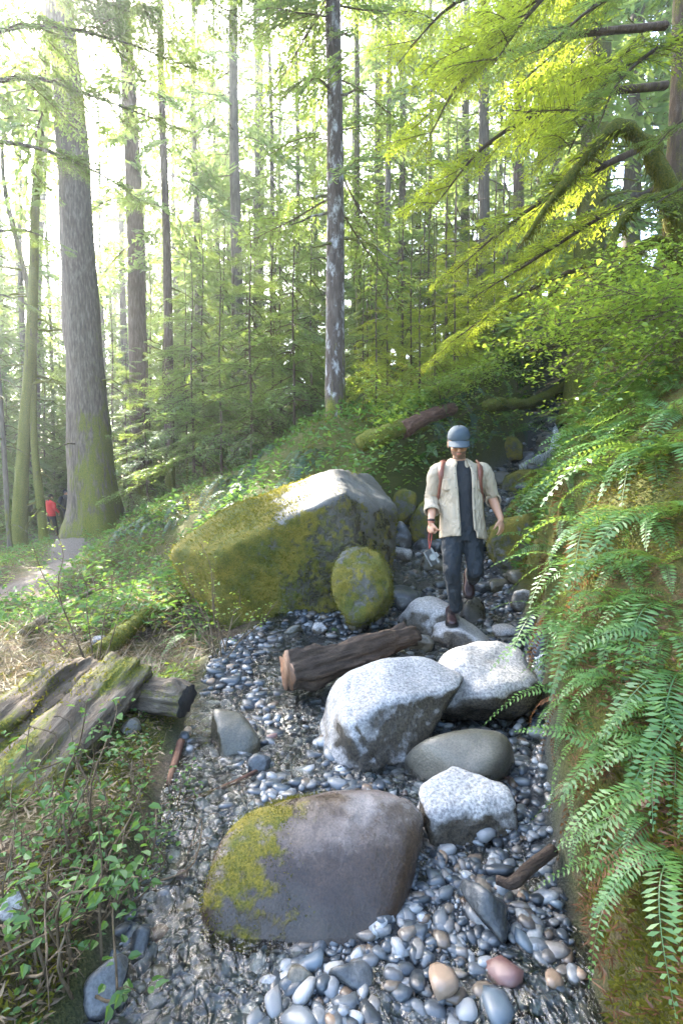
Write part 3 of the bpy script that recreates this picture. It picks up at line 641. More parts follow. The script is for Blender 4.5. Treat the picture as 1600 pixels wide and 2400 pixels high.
class Crown:
    def __init__(s): s.L = []; s.S = []; s.v = []
    def add(s, b, az, pitch, roll, sc, loc, r):
        V = xform(b[0], az, pitch, roll, sc, loc); s.L.append(V); n = len(V) // 4
        s.v.append(np.repeat(np.clip(r.normal(.5, .22) + r.normal(size=n) * .18, 0, 1), 4))
        s.S.append(xform(b[1].reshape(-1, 3), az, pitch, roll, sc, loc))
    def leaves(s, V, v): s.L.append(V); s.v.append(v)
    def mesh(s, name, leafmat, stemmat):
        A = np.concatenate(s.L); B = np.concatenate(s.S) if s.S else np.zeros((0, 3)); V = np.concatenate([A, B])
        return mesh(name, V, np.arange(len(V)).reshape(-1, 4), [MT[leafmat], MT[stemmat]], True, np.r_[np.zeros(len(A) // 4), np.ones(len(B) // 4)],
                    {'v': np.r_[np.concatenate(s.v), np.zeros(len(B))], 'moss': np.zeros(len(V))})
def conifer_crown(name, seed, h0, h1, rmax, rmin, n, lib, leafmat, stemmat, dead=8, pit=(-.15, .35), shape=.8, rt=.15, azr=None):
    """boughs round the trunk axis between heights h0 and h1"""
    r = np.random.default_rng(seed); c = Crown(); az = r.uniform(0, 6)
    for i in range(n):
        t = (i + r.uniform(0, 1)) / n; az += 2.4 + r.uniform(-.5, .5)
        if azr: az = r.uniform(*azr)
        L = (rmax + (rmin - rmax) * t ** shape) * r.uniform(.6, 1.15)
        c.add(lib[int(r.integers(len(lib)))], az, r.uniform(*pit), r.normal() * .25, (L, L * r.uniform(.8, 1.15), L), (rt * .6 * math.cos(az), rt * .6 * math.sin(az), h0 + (h1 - h0) * t), r)
    return c.mesh(name, leafmat, stemmat)
def trunk_mesh(name, h, r0, seed, mat, lean=(0, 0), flare=.5, n=16, rings=26, moss_h=3., wob=.06, top=.35, branches=0, blen=.9, bmoss=.6):
    r = np.random.default_rng(seed); t = np.linspace(0, 1, rings) ** 1.7; z = t * h
    cx = lean[0] * t + wob * h * .06 * np.sin(3.3 * t * math.pi + seed) * t; cy = lean[1] * t + wob * h * .06 * np.cos(2.7 * t * math.pi + seed) * t
    th = np.arange(n) * 2 * math.pi / n
    rad = r0 * (1 - (1 - top) * t)[:, None] * (1 + flare * np.exp(-z / (r0 * 2.2 + .1))[:, None] * (1 + .5 * np.cos(th * (3 + seed % 3) + seed))[None])
    V = np.stack([cx[:, None] + rad * np.cos(th), cy[:, None] + rad * np.sin(th), np.repeat(z[:, None], n, 1)], -1).reshape(-1, 3)
    V[:, :2] += (V[:, :2] - np.repeat(np.stack([cx, cy], -1), n, 0)) * (.12 * fbm(V * np.array([4, 4, 1.2]) + seed, 3, seed))[:, None]
    V[:, 2] -= .25
    i = np.arange(rings - 1)[:, None] * n; j = np.arange(n)[None]; k = (j + 1) % n
    Fs = np.stack([i + j, i + k, i + n + k, i + n + j], -1).reshape(-1, 4).tolist(); Fs.append(list(range((rings - 1) * n, rings * n)))
    m = np.clip(1 - V[:, 2] / moss_h, -.3, 1) * .8 + .25 * np.cos(np.arctan2(V[:, 1], V[:, 0]) - .3)
    V_, F_, m_ = [V], Fs, [m]; o = len(V)
    for b in range(branches):                                   # bare dead branch stubs
        tz = r.uniform(.08, .75); zz = tz * h; ti = np.interp(zz, z, t); az = r.uniform(0, 6.28); L = blen * r.uniform(.3, 1.2); R0 = r0 * (1 - (1 - top) * ti)
        c = np.array([np.interp(zz, z, cx), np.interp(zz, z, cy), zz - .25]); d = np.array([math.cos(az), math.sin(az), r.uniform(-.3, .25)])
        u = np.linspace(0, 1, 6)[:, None]; pts = c + d * (R0 * .6 + L * u) + np.array([0, 0, -.35 * L]) * u ** 2 + r.normal(size=(6, 3)) * .02 * L
        v, f = tube(pts, np.linspace(.022 * L + .01, .005, 6), 5, False); V_.append(v); F_ += [[a + o for a in q] for q in f]; o += len(v); m_.append(np.full(len(v), bmoss))
    return mesh(name, np.concatenate(V_), F_, MT[mat], True, None, {'moss': np.concatenate(m_)})
def wgt(px, d, top=None): return ((px - 800) / F * d, d)
def tree(name, label, px, d, h, r0, seed, barkmat, crown=None, lean=(0, 0), group=None, flare=.5, cs=1.0, crot=None, branches=10, moss_h=3., sink=.0, blen=.9, bmoss=.6, n=16, trunk_me=None, wob=.06, cz=0.):
    x, y = wgt(px, d); z = H(x, y) - sink
    t = thing(name, label, 'tree', (x, y, z), (0, 0, 0), group)
    obj('trunk', trunk_me or trunk_mesh('trunk', h, r0, seed, barkmat, lean, flare, n, 30, moss_h, wob, .35, branches, blen, bmoss), t)
    for cm in (crown if isinstance(crown, list) else [crown] if crown else []):
        k = obj('crown', cm, t, (lean[0] * .5, lean[1] * .5, cz), (lean[1] / h * -1, lean[0] / h, crot if crot is not None else rnd.uniform(0, 6.28)), cs)
    return t
# ------------------------------------------------------------------ trees
C_big = conifer_crown('crown', 1, 11.0, 16, 3.0, 2.4, 13, BOUGHS_FAR, 'hemlock_far', 'twig', pit=(0.05, .5), rt=.5, azr=(1.9, 4.4))
C_mid = [conifer_crown('crown', 10 + i, 8.0, 18, 2.4, 1.4, 24, BOUGHS_FAR, 'hemlock_far', 'twig', pit=(0., .5), rt=.25) for i in range(2)]
C_low = [conifer_crown('crown', 20 + i, 2.0, 16, 2.6, 1.5, 48, BOUGHS_FAR, 'hemlock_far', 'twig', pit=(-.05, .5), rt=.15) for i in range(3)]
C_sap = [conifer_crown('crown', 30 + i, .8, 5.6, 1.7, .35, 32, BOUGHS, 'hemlock', 'twig', pit=(-.2, .3), rt=.04) for i in range(3)]
C_sapl = [conifer_crown('crown', 40 + i, .5, 3.4, 1.3, .3, 30, BOUGHS, 'hemlock_lime', 'twig', pit=(-.2, .3), rt=.03) for i in range(2)]
C_cen = conifer_crown('crown', 50, 3.4, 12, 2.0, 1.2, 34, BOUGHS, 'hemlock', 'twig', pit=(-.1, .45), rt=.12)
tree('hemlock_tree', 'massive mossy old trunk with flared base beside the trail', 228, 15.3, 24, .60, 3, 'bark_big', C_big, (-1.1, 0), None, .55, crot=0, branches=5, moss_h=4.5, n=28, blen=1.5)
tree('hemlock_tree', 'thick brown conifer trunk standing behind the massive mossy one', 335, 18, 26, .36, 4, 'bark_brown', C_mid[0], (-.3, 0), moss_h=3, branches=12)
tree('hemlock_tree', 'slim straight dark trunk beside the thick brown one', 400, 16.5, 24, .16, 5, 'bark_brown', C_mid[1], (0, 0), moss_h=4, branches=18)
C_cen2 = conifer_crown('crown', 52, 6.6, 12.5, 2.4, 1.8, 40, BOUGHS, 'hemlock', 'twig', pit=(-.1, .45), rt=.12, azr=(1.7, 4.9))
tree('hemlock_tree', 'tree with patchy white bark and mossy stubs rising behind the huge boulder', 786, 9.0, 18, .17, 6, 'bark_pale', [C_cen, C_cen2], (-.05, 0), flare=.35, crot=0, branches=10, moss_h=1.2, n=20, blen=.8)
tree('hemlock_tree', 'pale-footed straight trunk on the slope beside the dark stump', 1127, 19, 24, .22, 7, 'bark_far', C_mid[0], (-.25, 0), branches=14)
tree('hemlock_tree', 'dark straight trunk on a mossy foot, next to the pale-footed trunk', 1205, 17, 22, .19, 8, 'bark_brown', C_mid[1], (-.2, 0), branches=12, moss_h=1.5)
tree('hemlock_tree', 'dark shaggy moss-draped trunk half hidden by drooping boughs', 1362, 11.5, 16, .36, 9, 'bark_moss', C_low[0], (.2, 0), branches=22, moss_h=6, blen=1.4)
tree('hemlock_tree', 'slim mossy crooked tree over the two far hikers', 104, 17.5, 15, .14, 15, 'bark_moss', None, (-.8, 0), branches=22, moss_h=9, blen=1.7, wob=.3)
tree('hemlock_tree', 'leaning green mossy trunk by the trail bend', 38, 17.5, 17, .24, 16, 'bark_moss', None, (1.5, 0), branches=8, moss_h=9)
tree('hemlock_tree', 'thin leaning grey pole tree at the trail edge', 22, 15, 14, .075, 17, 'bark_far', None, (-.5, 0), branches=16, moss_h=2)
tree('hemlock_tree', 'thin pale trunk behind the leaning mossy one', 68, 23, 20, .16, 18, 'bark_far', C_low[1], (0, 0), branches=10)
tree('hemlock_tree', 'sun-washed tall trunk leaning behind the massive mossy tree', 62, 27, 30, .42, 19, 'bark_far', C_low[2], (2.0, 0), branches=6, cs=.6)
tree('hemlock_tree', 'mossy young trunk standing behind the patchy white tree', 843, 14.5, 15, .11, 20, 'bark_moss', None, (-.2, 0), branches=8, moss_h=4)
tree('hemlock_tree', 'hazy broad trunk deep in the wood beyond the saplings', 612, 25, 27, .32, 21, 'bark_far', C_mid[1], branches=8)
tree('hemlock_tree', 'yellow-mossed thin trunk beside the hazy broad one', 641, 21, 22, .12, 22, 'bark_far', C_mid[0], branches=8)
BGL = 'tall straight conifer deep in the hazy background wood'
r = np.random.default_rng(99)
bgT = [trunk_mesh('trunk', 24, rr, 60 + i, 'bark_far', (0, 0), .35, 9, 14, 2., .05, .35, 9, 1.0, .3) for i, rr in enumerate((.12, .18, .25))]
spots = [(905, 18), (937, 21), (885, 22), (515, 26), (470, 22), (560, 19), (700, 23), (740, 28), (830, 30), (1000, 24), (1040, 28), (1080, 24), (1160, 27), (1250, 23), (1290, 19), (1320, 26), (1400, 20), (1460, 16), (1530, 18), (1600, 14), (0, 24), (-60, 21), (660, 34), (780, 40), (960, 36), (1130, 36), (1220, 34), (900, 46), (1060, 42), (545, 31), (440, 44), (590, 50), (360, 52), (240, 56), (150, 48), (60, 56), (300, 44), (500, 58), (0, 44), (720, 54), (840, 58), (20, 34), (-40, 38), (110, 36), (190, 40), (270, 34), (330, 38), (400, 36), (460, 36), (210, 48), (90, 46), (-100, 44), (140, 60), (30, 50), (310, 60), (390, 46), (520, 40), (-160, 36), (250, 32), (300, 30), (350, 31), (420, 29), (180, 31), (130, 29), (60, 31), (0, 29), (480, 31), (430, 40), (280, 46), (160, 44), (350, 44), (500, 35), (560, 34)]
for i, (px, d) in enumerate(spots):
    cm = (C_low if d > 20 else C_mid + C_low)[i % (3 if d > 20 else 5)]
    tree('hemlock_tree', BGL, px, d, 24, .2, 70 + i, 'bark_far', cm, (0, 0), 'tall conifers of the background wood', trunk_me=bgT[i % 3], cs=float(r.uniform(.85, 1.25)))
sap = [(455, 13.5, 1.15), (520, 13.0, 1.1), (590, 11.2, 1.0), (640, 12.5, 1.15), (690, 10.8, .95), (480, 14, 1.3), (730, 13, 1.1), (660, 15.5, 1.4), (860, 12, .8), (930, 14, .9), (1000, 15, 1.0), (300, 17, 1.0), (345, 14.5, .9), (172, 24, 1.3), (70, 23.5, 1.3), (-20, 19, 1.1), (190, 25, 1.5), (20, 22, 1.2), (110, 27, 1.6), (390, 19, 1.4), (440, 17, 1.3), (550, 16, 1.2), (700, 17, 1.4), (530, 21, 1.8), (650, 20, 1.7), (740, 20, 1.6), (830, 19, 1.4), (940, 18, 1.2), (580, 14.5, 1.0), (270, 21, 1.4), (360, 23, 1.7), (470, 24, 2.0), (790, 24, 1.9), (980, 21, 1.5), (1100, 20, 1.3), (1060, 17, 1.0), (1150, 21, 1.3), (1250, 16, 1.1), (880, 17, 1.2), (770, 17, 1.4), (600, 18, 1.5)]
sapT = trunk_mesh('trunk', 6, .035, 131, 'bark_brown', (0, 0), .3, 7, 12, 1.5, .1, .2, 14, .5, .4)
for i, (px, d, sc) in enumerate(sap):
    t = tree('young_hemlock', 'young hemlock with layered feathery sprays on the wooded slope', px, d, 6, .04, 0, None, C_sap[i % 3], (0, 0), 'young hemlocks under the tall trees', trunk_me=sapT)
    t.scale = (sc,) * 3
for i, (px, d, sc) in enumerate([(905, 10, .8), (1015, 9.6, .75), (960, 11, .9), (1090, 11.5, .8), (850, 10.2, .7), (1120, 14, 1.0), (1180, 13, .9), (1010, 13, .9), (880, 9.2, .7), (980, 9.0, .6), (1060, 10.2, .8), (1150, 11.6, .9), (1040, 12, 1.2), (940, 12.6, 1.2), (1110, 12.4, 1.1), (1230, 13.5, 1.1), (1290, 14, 1.2), (870, 14, 1.3), (1170, 16, 1.5), (1060, 15, 1.4), (990, 17, 1.5)]):
    t = tree('hemlock_sapling', 'small lime-green hemlock sapling on the slope above the huge boulder', px, d, 3.5, .03, 0, None, C_sapl[i % 2], (0, 0), 'lime hemlock saplings above the creek', trunk_me=sapT)
    t.scale = (sc * .85,) * 3
# stumps
def stump(label, px, d, h, r0, seed, mat='wood_red'):
    x, y = wgt(px, d); r = np.random.default_rng(seed); n = 22; zs = np.linspace(0, 1, 10); th = np.arange(n) * 2 * math.pi / n
    hh = h * (.75 + .35 * r.random(n)); hh = (hh + np.roll(hh, 1)) / 2
    rad = r0 * (1 + .9 * np.exp(-zs * 4))[:, None] * (1 + .12 * np.sin(th * 5 + seed))[None] * (1 - .25 * zs[:, None])
    V = np.stack([rad * np.cos(th), rad * np.sin(th), zs[:, None] * hh[None] - .2], -1).reshape(-1, 3)
    i = np.arange(9)[:, None] * n; j = np.arange(n)[None]; k = (j + 1) % n
    Fs = np.stack([i + j, i + k, i + n + k, i + n + j], -1).reshape(-1, 4).tolist()
    inner = np.stack([rad[-1] * .7 * np.cos(th), rad[-1] * .7 * np.sin(th), hh * .8 - .2], -1); o = len(V); V = np.concatenate([V, inner])
    Fs += [[9 * n + a, 9 * n + (a + 1) % n, o + (a + 1) % n, o + a] for a in range(n)] + [[o + a for a in range(n)]]
    t = thing('stump', label, 'stump', (x, y, H(x, y))); obj('wood', mesh('wood', V, Fs, MT[mat], True, None, {'moss': np.clip(.5 - V[:, 2], -.2, .5)}), t)
stump('dark rotten stump with a jagged top on the slope', 1078, 18.0, 1.6, .42, 1)
stump('broken red-brown stump above the fallen logs', 945, 13.5, .95, .34, 2)
stump('thick mossy stump standing behind the two far hikers', 148, 26, 3.0, .55, 3, 'bark_moss')
# ------------------------------------------------------------------ fallen logs
def log(name, label, pts, r0, r1, mat, seed, n=18, rings=30, noise=.12, moss=lambda V: .3 + 0 * V[:, 0], flat=1.0, endmat=None, gouge=.0):
    p = spline(pts, rings); V, Fs = tube(p, np.linspace(r0, r1, rings), n, True, noise, seed, flat)
    c = p[0].copy(); m = moss(V); mi = np.zeros(len(Fs), int); mi[-2:] = 1 if endmat else 0
    q = Vector(p[-1] - p[0]).to_track_quat('X', 'Z'); t = thing(name, label, 'log', c, q.to_euler())
    V = V + unit(V - np.repeat(p, n, 0)) * (gouge * (np.minimum(0, fbm((V - c) @ np.array(q.to_matrix()) * np.array([.8, 9, 9]), 3, seed)) + .45 * fbm((V - c) @ np.array(q.to_matrix()) * np.array([1.5, 30, 30]), 2, seed + 1)))[:, None]
    me = mesh('wood', (V - c) @ np.array(q.to_matrix()), Fs, [MT[mat], MT[endmat or mat]], True, mi, {'moss': m}); obj('wood', me, t)
    return t
s = NT('cut_end'); co = s.coord(); n1 = s.noise(co, 18, 5, .7)
MT['cut_end'] = s.done(s.bsdf(s.ramp(n1, (.3, (.09, .045, .025)), (.6, (.25, .13, .07))), .6, s.bump(n1, .6, .02)))
s = NT('cut_dark'); co = s.coord(); n1 = s.noise(co, 18, 5, .7)
MT['cut_dark'] = s.done(s.bsdf(s.ramp(n1, (.3, (.008, .007, .006)), (.7, (.03, .026, .022))), .8, s.bump(n1, .6, .02)))
up = lambda p, z: np.array(p) + np.array([0, 0, z])
def lay(px, py, lift): g = G(px, py); g[2] += lift; return g
log('fallen_log', 'wet brown log with orange broken end lying in the gravel', [P(672, 1572, 3.42), P(760, 1555, 3.55), P(860, 1522, 3.8), P(960, 1492, 4.15)], .15, .10, 'wood_wet', 3, 56, 40, .22, lambda V: -.2 + 0 * V[:, 0], endmat='cut_end', gouge=.05)
log('fallen_log', 'big weathered grey log with mossy top running into the brush', [P(-90, 2000, 1.95), P(60, 1840, 2.3), P(180, 1700, 2.7), P(300, 1570, 3.2)], .22, .17, 'wood_log', 4, 56, 50, .13, lambda V: .1 + .35 * fbm(V * 3, 3, 5) + .25 * (V[:, 0] < -1.6), flat=.72, gouge=.07)
log('fallen_log', 'second mossy log lying parallel, farther from the creek', [P(-120, 1810, 2.4), P(20, 1695, 2.75), P(110, 1625, 3.1), P(190, 1570, 3.5)], .20, .14, 'wood_log', 5, 56, 40, .13, lambda V: .3 + .3 * fbm(V * 3, 3, 6), flat=.7, gouge=.07)
log('fallen_log', 'short sawn log with charred dark end bedded in the bank', [P(440, 1640, 3.05), P(370, 1630, 3.1), P(290, 1622, 3.2)], .10, .105, 'wood_log', 6, 56, 24, .2, lambda V: .25 + 0 * V[:, 0], endmat='cut_dark', gouge=.04)
log('fallen_log', 'long mossy log slanting up the slope above the waterfall', [lay(845, 1062, .12), lay(950, 1035, .2), P(1050, 1002, 9.6), lay(1150, 972, .2), P(1240, 945, 11.6), lay(1330, 915, .15)], .13, .12, 'bark_moss', 7, 16, 60, .35, lambda V: .9 + 0 * V[:, 0])
log('fallen_log', 'bare reddish log lying on the slope behind the sapling', [lay(940, 1040, .2), lay(1000, 1008, .2), lay(1060, 985, .2)], .13, .11, 'wood_red', 8, 14, 16, .15, lambda V: -.1 + 0 * V[:, 0])
log('fallen_log', 'small peeled red log resting on the fern slope', [lay(885, 945, .12), lay(930, 922, .12), lay(965, 905, .12)], .12, .10, 'wood_red', 9, 12, 10, .12, lambda V: -.2 + 0 * V[:, 0])
log('fallen_branch', 'dark red wet root jammed against the fern bank', [P(1163, 2062, 1.85), P(1200, 2070, 1.83), P(1240, 2035, 1.9), P(1295, 1990, 1.98)], .018, .03, 'wood_wet', 10, 10, 18, .3, lambda V: -.5 + 0 * V[:, 0])
log('fallen_branch', 'thin reddish stick across the gravel', [lay(432, 1892, .03), lay(500, 1868, .03), lay(560, 1842, .03), lay(612, 1815, .03)], .009, .013, 'wood_red', 11, 7, 14, .1, lambda V: -.5 + 0 * V[:, 0])
log('fallen_branch', 'splintered dark red piece of bark below the herb bank', [lay(395, 1850, .02), lay(410, 1800, .03), lay(425, 1755, .04)], .016, .022, 'wood_red', 12, 7, 8, .3, lambda V: -.5 + 0 * V[:, 0])
log('fallen_log', 'thin sunlit pole lying across the brush by the trail', [lay(60, 1510, .12), lay(140, 1455, .15), lay(220, 1405, .15)], .05, .035, 'wood_log', 13, 9, 12, .1, lambda V: .2 + 0 * V[:, 0])
log('fallen_log', 'yellow-mossed log under the brush beside the huge boulder', [lay(230, 1560, .1), lay(330, 1480, .12), lay(420, 1425, .1)], .09, .07, 'bark_moss', 14, 12, 14, .2, lambda V: .5 + 0 * V[:, 0])
# ------------------------------------------------------------------ ferns
def frond(seed, L=1.0, pairs=26, wid=.12, droop=.5, twist=0.):
    r = np.random.default_rng(seed); t = np.linspace(.08, 1, pairs); tt = np.linspace(0, 1, 12)
    def cur(t): return np.stack([L * (t - .12 * droop * t ** 2), .06 * L * np.sin(2.4 * t + seed) * t, L * (.55 * t - droop * 1.05 * t ** 2)], -1)
    c = cur(t); tg = unit(np.gradient(c, axis=0)); sd = unit(np.cross(np.array([0, 0, 1.]), tg)); nr = np.cross(tg, sd)
    pr = np.minimum(1, .35 + t * 3) * (1 - t ** 2.4) ** .8 + .06
    Vs = []; vv = []
    for sg in (-1, 1):
        d = unit(sd * sg + tg * r.uniform(.15, .4, (pairs, 1)) - nr * r.uniform(-.05, .22, (pairs, 1)))
        ln = wid * L * pr * r.uniform(.88, 1.08, pairs)
        n2 = unit(nr + r.normal(size=(pairs, 3)) * .16)
        b = c; w = L / pairs * 1.0 * np.ones(pairs); side = unit(np.cross(d, n2))
        q = np.stack([b + side * w[:, None] * .28, b + d * ln[:, None] * .6 + side * w[:, None] * .34, b + d * ln[:, None] + tg * w[:, None] * .2, b + d * ln[:, None] * .6 - side * w[:, None] * .34], 1)
        Vs.append(q.reshape(-1, 3)); vv.append(np.repeat(r.uniform(.2, .9, pairs), 4))
    m = cur(tt); tg2 = unit(np.gradient(m, axis=0)); s2 = unit(np.cross(np.array([0, 0, 1.]), tg2)) * (np.linspace(.006, .002, 12) * L)[:, None]
    for i in range(11): Vs.append(np.array([m[i] + s2[i], m[i + 1] + s2[i + 1], m[i + 1] - s2[i + 1], m[i] - s2[i]])); vv.append(np.zeros(4))
    return np.concatenate(Vs), np.concatenate(vv)
FR = {}
for mat in ('fern', 'fern_dark', 'fern_dead'):
    FR[mat] = []
    for i in range(5):
        V, v = frond(700 + i, 1.0, 24 if mat != 'fern_dark' else 18, [.12, .10, .14, .11, .13][i] * (1 if mat != 'fern_dark' else .75), [.6, .8, .95, .7, 1.1][i] + (.25 if mat != 'fern' else 0))
        FR[mat].append(mesh('frond', V, np.arange(len(V)).reshape(-1, 4), MT[mat], True, None, {'v': v}))
def fern(label, p, L, n, face, spread, mat, group, seed, dead=1, lift=.25):
    """face: horizontal direction the slope falls to; fronds lean that way"""
    r = np.random.default_rng(seed); t = thing('fern', label, 'fern', p, (0, 0, 0), group)
    for i in range(n):
        az = face + spread * (2 * (i + r.random()) / n - 1); m = FR['fern_dead' if i < dead else mat][int(r.integers(5))]
        l = L * r.uniform(.65, 1.15); down = .5 + .5 * math.cos(az - face)
        o = obj('frond', m, t, None, (r.normal() * .25, (r.uniform(-.5, .15) + .25 * down - lift) if i >= dead else r.uniform(.4, .9), az), l)
    return t
k = 0
FERN_LAB = 'bright green sword fern hanging over the steep creek bank'
near = [(1345, 1640, .30, 9), (1440, 1600, .40, 11), (1530, 1640, .36, 9), (1400, 1480, .42, 11), (1490, 1450, .44, 11), (1560, 1500, .42, 10), (1310, 1440, .42, 10), (1380, 1340, .5, 11), (1460, 1330, .5, 11), (1550, 1330, .5, 11), (1310, 1290, .45, 10), (1500, 1220, .55, 12), (1590, 1210, .55, 12), (1400, 1235, .5, 10), (1360, 1840, .22, 8), (1400, 1900, .26, 9), (1480, 1800, .30, 10), (1560, 1760, .36, 10), (1470, 1960, .26, 9), (1540, 1920, .32, 10), (1590, 2000, .34, 10), (1500, 2060, .26, 8), (1330, 1710, .24, 8), (1590, 1580, .42, 10), (1440, 1720, .30, 9), (1350, 1560, .34, 9), (1600, 1860, .34, 10), (1560, 1420, .45, 10), (1430, 1410, .42, 10), (1340, 1215, .45, 9), (1590, 1680, .36, 9)]
for px, py, L, n in near:
    g = G(px, py); k += 1
    fern(FERN_LAB, g, L * (.85 + .45 * ((k * 37) % 10) / 10), n - 2, math.pi + .5, 1.9, 'fern', 'sword ferns of the steep bank', 1000 + k, 1 + k % 2, .1)
for px, py, L, n in [(1280, 1150, .6, 11), (1340, 1120, .6, 11), (1540, 1080, .7, 12), (1590, 1060, .7, 12), (1440, 1130, .6, 10), (1400, 1060, .55, 10), (1330, 1180, .5, 10), (1230, 1240, .45, 9), (1290, 1090, .6, 10), (1500, 1000, .7, 10), (1380, 985, .6, 10), (1450, 960, .6, 10), (1540, 940, .7, 11), (1590, 985, .7, 11), (1420, 1020, .6, 10), (1350, 1000, .55, 9), (1480, 1060, .6, 10), (1570, 900, .6, 10), (1490, 920, .6, 9), (1400, 930, .5, 9)]:
    g = G(px, py); k += 1
    fern('sword fern on the slope between the waterfall and the steep bank', g, L, n, math.pi + .4, 2.2, 'fern', 'sword ferns below the waterfall slope', 1000 + k, 1, .15)
for i in range(84):
    px = rng.uniform(270, 760); py = rng.uniform(1035 + max(0, 560 - px) * .28, 1225 + max(0, 420 - px) * .2)
    g = G(px, py); k += 1
    if g[1] > 14 or g[1] < 6.8: continue
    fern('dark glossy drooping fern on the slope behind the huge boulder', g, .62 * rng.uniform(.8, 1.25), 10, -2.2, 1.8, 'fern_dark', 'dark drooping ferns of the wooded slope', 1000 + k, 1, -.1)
for i in range(46):
    px = rng.uniform(820, 1320); py = rng.uniform(830, 1090); g = G(px, py); k += 1
    if g[1] > 20 or bedw(np.array([g[0]]), np.array([g[1]]))[0] > .3: continue
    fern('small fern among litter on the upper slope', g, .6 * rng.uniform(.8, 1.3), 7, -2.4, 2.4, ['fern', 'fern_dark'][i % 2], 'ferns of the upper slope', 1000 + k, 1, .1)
for lab, px, py, L, n in [('sunlit sword fern under the red twigs beside the huge boulder', 455, 1500, .45, 9), ('sword fern hanging over the short sawn log', 385, 1555, .42, 9), ('tiny upright fern at the foot of the mossy rock', 775, 1480, .18, 5), ('fern by the sunny trail edge', 215, 1345, .6, 9), ('fern in the brush behind the parallel logs', 30, 1480, .5, 8), ('fern growing beside the trail below the massive trunk', 330, 1290, .55, 10)]:
    k += 1; fern(lab, G(px, py), L, n, -1.2, 2.6, 'fern', None, 1000 + k, 1, .2)
# ------------------------------------------------------------------ lime boughs overhanging from the slope at the side
def hang(name, label, specs, leafmat, barkmat, lib, cat='tree', root=None, wid=1.0, nbk=5.):
    """limbs: each spec is a list of (px, py, depth); boughs sprout along it"""
    r = np.random.default_rng(len(label)); base = P(*root) if root else P(*specs[0][0]); base[2] = min(base[2], H(base[0], base[1]))
    t = thing(name, label, cat, base); c = Crown(); tv = []
    for sp in specs:
        pts = np.array([P(*q) for q in sp[0:-2]] if not isinstance(sp[-1], tuple) else [P(*q) for q in sp]); L = np.linalg.norm(np.diff(pts, axis=0), axis=1).sum()
        cur = spline(pts, 14); tv.append(tube(cur, np.linspace(.012 * L + .006, .005, 14), 6, False)); tg = unit(np.gradient(cur, axis=0))
        nb = int(L * nbk)
        for i in range(nb):
            u = .12 + .88 * (i + r.random()) / nb; j = min(12, int(u * 13)); p0 = cur[j] + (cur[j + 1] - cur[j]) * (u * 13 - j); d = tg[j]
            az = math.atan2(d[1], d[0]) + (1 if i % 2 else -1) * r.uniform(.4, 1.15) * (1 - .6 * (u > .93)); sl = L * wid * r.uniform(.2, .36) * (1.15 - .55 * u)
            c.add(lib[int(r.integers(len(lib)))], az, r.uniform(0, .45), r.normal() * .3, sl, p0, r)
    Vt, Ft = joinVF(tv)
    if root:
        tr = spline([base - np.array([0, 0, .2]), base + np.array([0, 0, 2.5]), base + np.array([.1, .1, 6]), base + np.array([.2, .1, 9])], 16); v, f = tube(tr, np.linspace(.16, .08, 16), 12, False, .15, 4)
        obj('trunk', mesh('trunk', v - base, f, MT[barkmat], True, None, {'moss': np.full(len(v), .3)}), t)
    for lv, lf in tv: obj('limb', mesh('limb', lv - base, lf, MT[barkmat], True, None, {'moss': np.full(len(lv), .1)}), t)
    c.L = [a - base for a in c.L]; c.S = [a - base for a in c.S]
    obj('crown', c.mesh('crown', leafmat, 'twig'), t)
    return t
hang('hemlock_tree', 'yellow-green hemlock whose long boughs sweep down over the creek', [
    [(1560, 60, 6.5), (1300, 90, 6.3), (1100, 170, 6.2), (1000, 330, 6.2)], [(1560, 200, 6.5), (1350, 230, 6.2), (1150, 330, 6.0), (1020, 480, 5.9)],
    [(1540, 330, 6.6), (1350, 420, 6.2), (1200, 520, 6.0), (1060, 640, 5.9)], [(1560, -60, 6.5), (1300, -60, 6.4), (1080, 0, 6.3), (960, 110, 6.3)],
    [(1560, 430, 6.4), (1420, 500, 5.9), (1280, 590, 5.7), (1120, 690, 5.6)], [(1580, -150, 6.5), (1400, -120, 5.6), (1250, 20, 5.2), (1150, 160, 5.1)],
    [(1560, 560, 6.8), (1380, 620, 6.5), (1200, 700, 6.4), (1060, 800, 6.5)], [(1560, 120, 6.5), (1450, 150, 5.4), (1380, 260, 5.0), (1330, 360, 4.9)]], 'hemlock_lime', 'bark_brown', BOUGHS, root=(1570, 900, 6.6), nbk=4.2)
hang('hemlock_tree', 'darker hemlock overhanging from above the mossy arching limb', [
    [(1680, 60, 5), (1560, 100, 4.8), (1450, 190, 4.6), (1400, 300, 4.6)], [(1700, 250, 5.2), (1600, 280, 5), (1520, 360, 4.8)], [(1700, -80, 5), (1550, -60, 4.6), (1400, 10, 4.4), (1280, 110, 4.4)], [(1700, 420, 5.6), (1600, 440, 5.4), (1500, 500, 5.2)]], 'hemlock', 'bark_brown', BOUGHS, root=(1720, 1100, 5.2))
hang('hemlock_tree', 'thin hemlock reaching across in front of the massive mossy trunk', [
    [(-120, 560, 9), (60, 540, 9.5), (150, 590, 10)], [(-120, 330, 9), (60, 340, 9.4), (220, 400, 9.8), (330, 470, 10)], [(-120, 700, 9), (0, 690, 9.4), (120, 740, 9.8)], [(-120, 230, 9), (60, 180, 9.4), (230, 230, 9.8), (420, 300, 10)], [(-120, 120, 9), (60, 60, 9.2), (260, 90, 9.4), (450, 160, 9.6)], [(-100, 0, 9), (60, -40, 9), (230, 0, 9.2), (380, 60, 9.4)], [(-100, -100, 9), (150, -120, 8.6), (380, -60, 8.8), (560, 40, 9)]], 'hemlock', 'bark_far', BOUGHS, root=(-140, 1200, 9))
